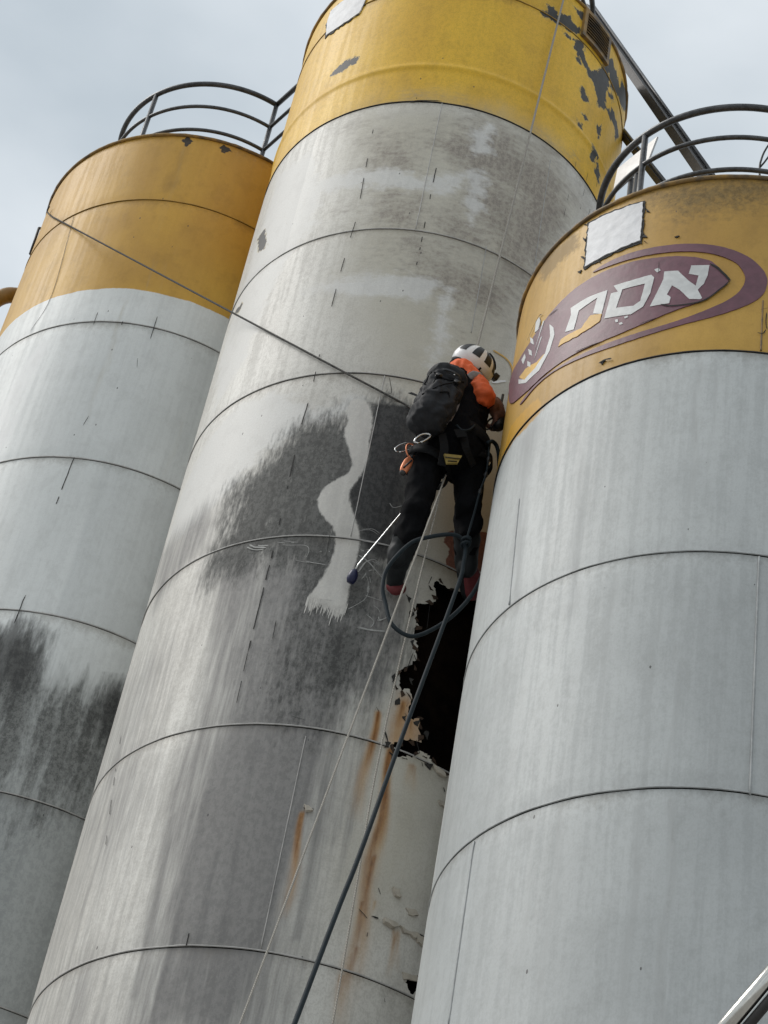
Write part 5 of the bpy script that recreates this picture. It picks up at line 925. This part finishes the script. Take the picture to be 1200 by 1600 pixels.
# ------------------------------------------------------------------ ropes, hoses, lance
def line(name, pts, rad, mat, label, cat, seg=8, sm=8, group=None):
    v, f = tube_g(catmull(pts, sm) if len(pts) > 2 else pts, rad, seg); return tag(obj(name, v, f, mat), label, cat, group)
line('suspension_rope', [(0.3324, 8.4323, 10.2993), (0.339, 8.4965, 10.4254), (0.5255, 8.6394, 14.1486), (0.5415, 8.6532, 14.3993), (0.553, 8.8092, 14.7128), (0.5911, 9.416, 15.6625)], 0.0066, M['rope'], 'taut pale rope running from the worker\'s helmet up over the yellow top', 'rope', group='ropes of the rope access worker')
line('hanging_rope', [(0.2777, 8.1122, 9.0614), (-0.1537, 7.2984, 5.3678), (-0.7772, 6.1224, 0.03)], 0.0045, M['rope'], 'pale rope slanting from between the legs to the bottom left', 'rope', group='ropes of the rope access worker')
line('hanging_rope', [(0.2687, 8.1308, 9.0485), (0.2038, 8.2475, 7.424), (0.2115, 8.1973, 5.9157), (0.2415, 8.0013, 0.03)], 0.0042, M['rope'], 'thinner pale rope dropping steeply beside the long rust streak', 'rope', group='ropes of the rope access worker')
line('tether_rope', [(-2.9202, 10.8622, 13.4914), (-2.9281, 10.9001, 13.4661), (-2.8397, 10.7574, 13.2668), (-2.8133, 10.7191, 13.2188), (-2.7853, 10.6819, 13.1708), (-2.756, 10.6458, 13.1228), (-2.7253, 10.6108, 13.0758), (-2.6933, 10.577, 13.0298), (-2.6601, 10.5445, 12.9847), (-2.0653, 9.9886, 12.1939), (-1.4704, 9.4327, 11.4032), (-0.8575, 8.8599, 10.5884), (-0.7655, 8.7815, 10.4734), (-0.6661, 8.7127, 10.3654), (-0.5603, 8.654, 10.2634), (-0.4493, 8.6063, 10.1704), (-0.334, 8.5698, 10.0864), (-0.2156, 8.5449, 10.0134), (-0.0954, 8.532, 9.9504), (0.0255, 8.5312, 9.8984), (0.0702, 8.3474, 9.7015), (0.1123, 8.13, 9.4737)], 0.0062, M['cable'], 'dark tether stretched from the left silo across to the worker\'s backpack', 'rope', group='ropes of the rope access worker')
hroot_pts = [(0.4633, 8.0953, 9.328), (0.4906, 8.1246, 9.3725), (0.5212, 8.1559, 9.3629), (0.5462, 8.186, 9.2801), (0.5644, 8.2142, 9.1025), (0.5717, 8.2171, 8.8366), (0.559, 8.1908, 8.5924), (0.5187, 8.1339, 8.357), (0.4404, 8.0886, 8.152), (0.3388, 8.0633, 8.0013), (0.2408, 8.0652, 7.9381), (0.1423, 8.0726, 7.9948), (0.0929, 8.0884, 8.1283), (0.0646, 8.0866, 8.2306), (0.0745, 8.0871, 8.3588), (0.1567, 8.0741, 8.5178), (0.2479, 8.0663, 8.5824), (0.3543, 8.0873, 8.6456), (0.4129, 8.1018, 8.6432), (0.4364, 8.1083, 8.5944), (0.4382, 8.088, 8.4752), (0.4223, 8.0629, 8.262)]
hose_end = [(0.2766, 7.9452, 7.2299), (0.1781, 7.6479, 6.4008), (0.0463, 7.2999, 5.4122), (-0.6357, 5.3891, 0.03)]
line('pressure_hose', [Vector(p) for p in hroot_pts] + [Vector(p) for p in hose_end], 0.0106, M['hose'], 'thick slate grey hose looping under the worker and running down', 'hose', 12, 8)
cd = [Vector(p) for p in [(0.4713, 8.1186, 9.3521), (0.482, 8.1219, 9.2362), (0.4814, 8.1217, 9.125), (0.4652, 8.1167, 8.9977), (0.4518, 8.1128, 8.825), (0.4338, 8.0972, 8.6274)]]
kn = empty('tie_cord', cd[-1], 'thin black cord tying the hose loop to the harness at the worker\'s right hip', 'cord')
v, f = tube_g(catmull(cd), 0.006, 8); obj('cord', v, f, M['hose'], kn)
for i, (dx, rad_) in enumerate(((0.0, .022), (-.022, .021), (.020, .020))):
    q = cd[-1] + UP * dx; v, f = tube_g([q + RT * rad_ * math.cos(a) + NRM * rad_ * math.sin(a) + UP * 0.008 * math.sin(a + i) for a in np.linspace(0, 2 * math.pi, 18, endpoint=False)], 0.0065, 8, closed=True); obj('knot_turn', v, f, M['hose'], kn)
for p_ in (cd[1], cd[2], cd[3]):
    v, f = ell_g(p_, RT * 0.012, NRM * 0.012, UP * 0.02); obj('knot', v, f, M['blk'], kn)
la = [Vector(p) for p in [(0.2476, 8.3813, 9.4219), (0.1032, 8.4003, 9.0255), (-0.0767, 8.4551, 8.6393), (-0.0889, 8.4706, 8.6009), (-0.0998, 8.4962, 8.5407)]]
lr = empty('washing_lance', la[4], 'slim steel washing lance with navy nozzle pointing at the scrubbed stripe', 'lance')
v, f = tube_g(la[:4], 0.0050, 10); obj('tube', v, f, M['chrome'], lr)
dd_ = (la[4] - la[3]).normalized(); v, f = tube_g([la[3] - dd_ * 0.012, la[3], la[3] + dd_ * 0.02, lerp(la[3], la[4], .7), la[4]], [0.010, 0.020, 0.026, 0.027, 0.018], 14); obj('nozzle', v, f, M['navy'], lr)
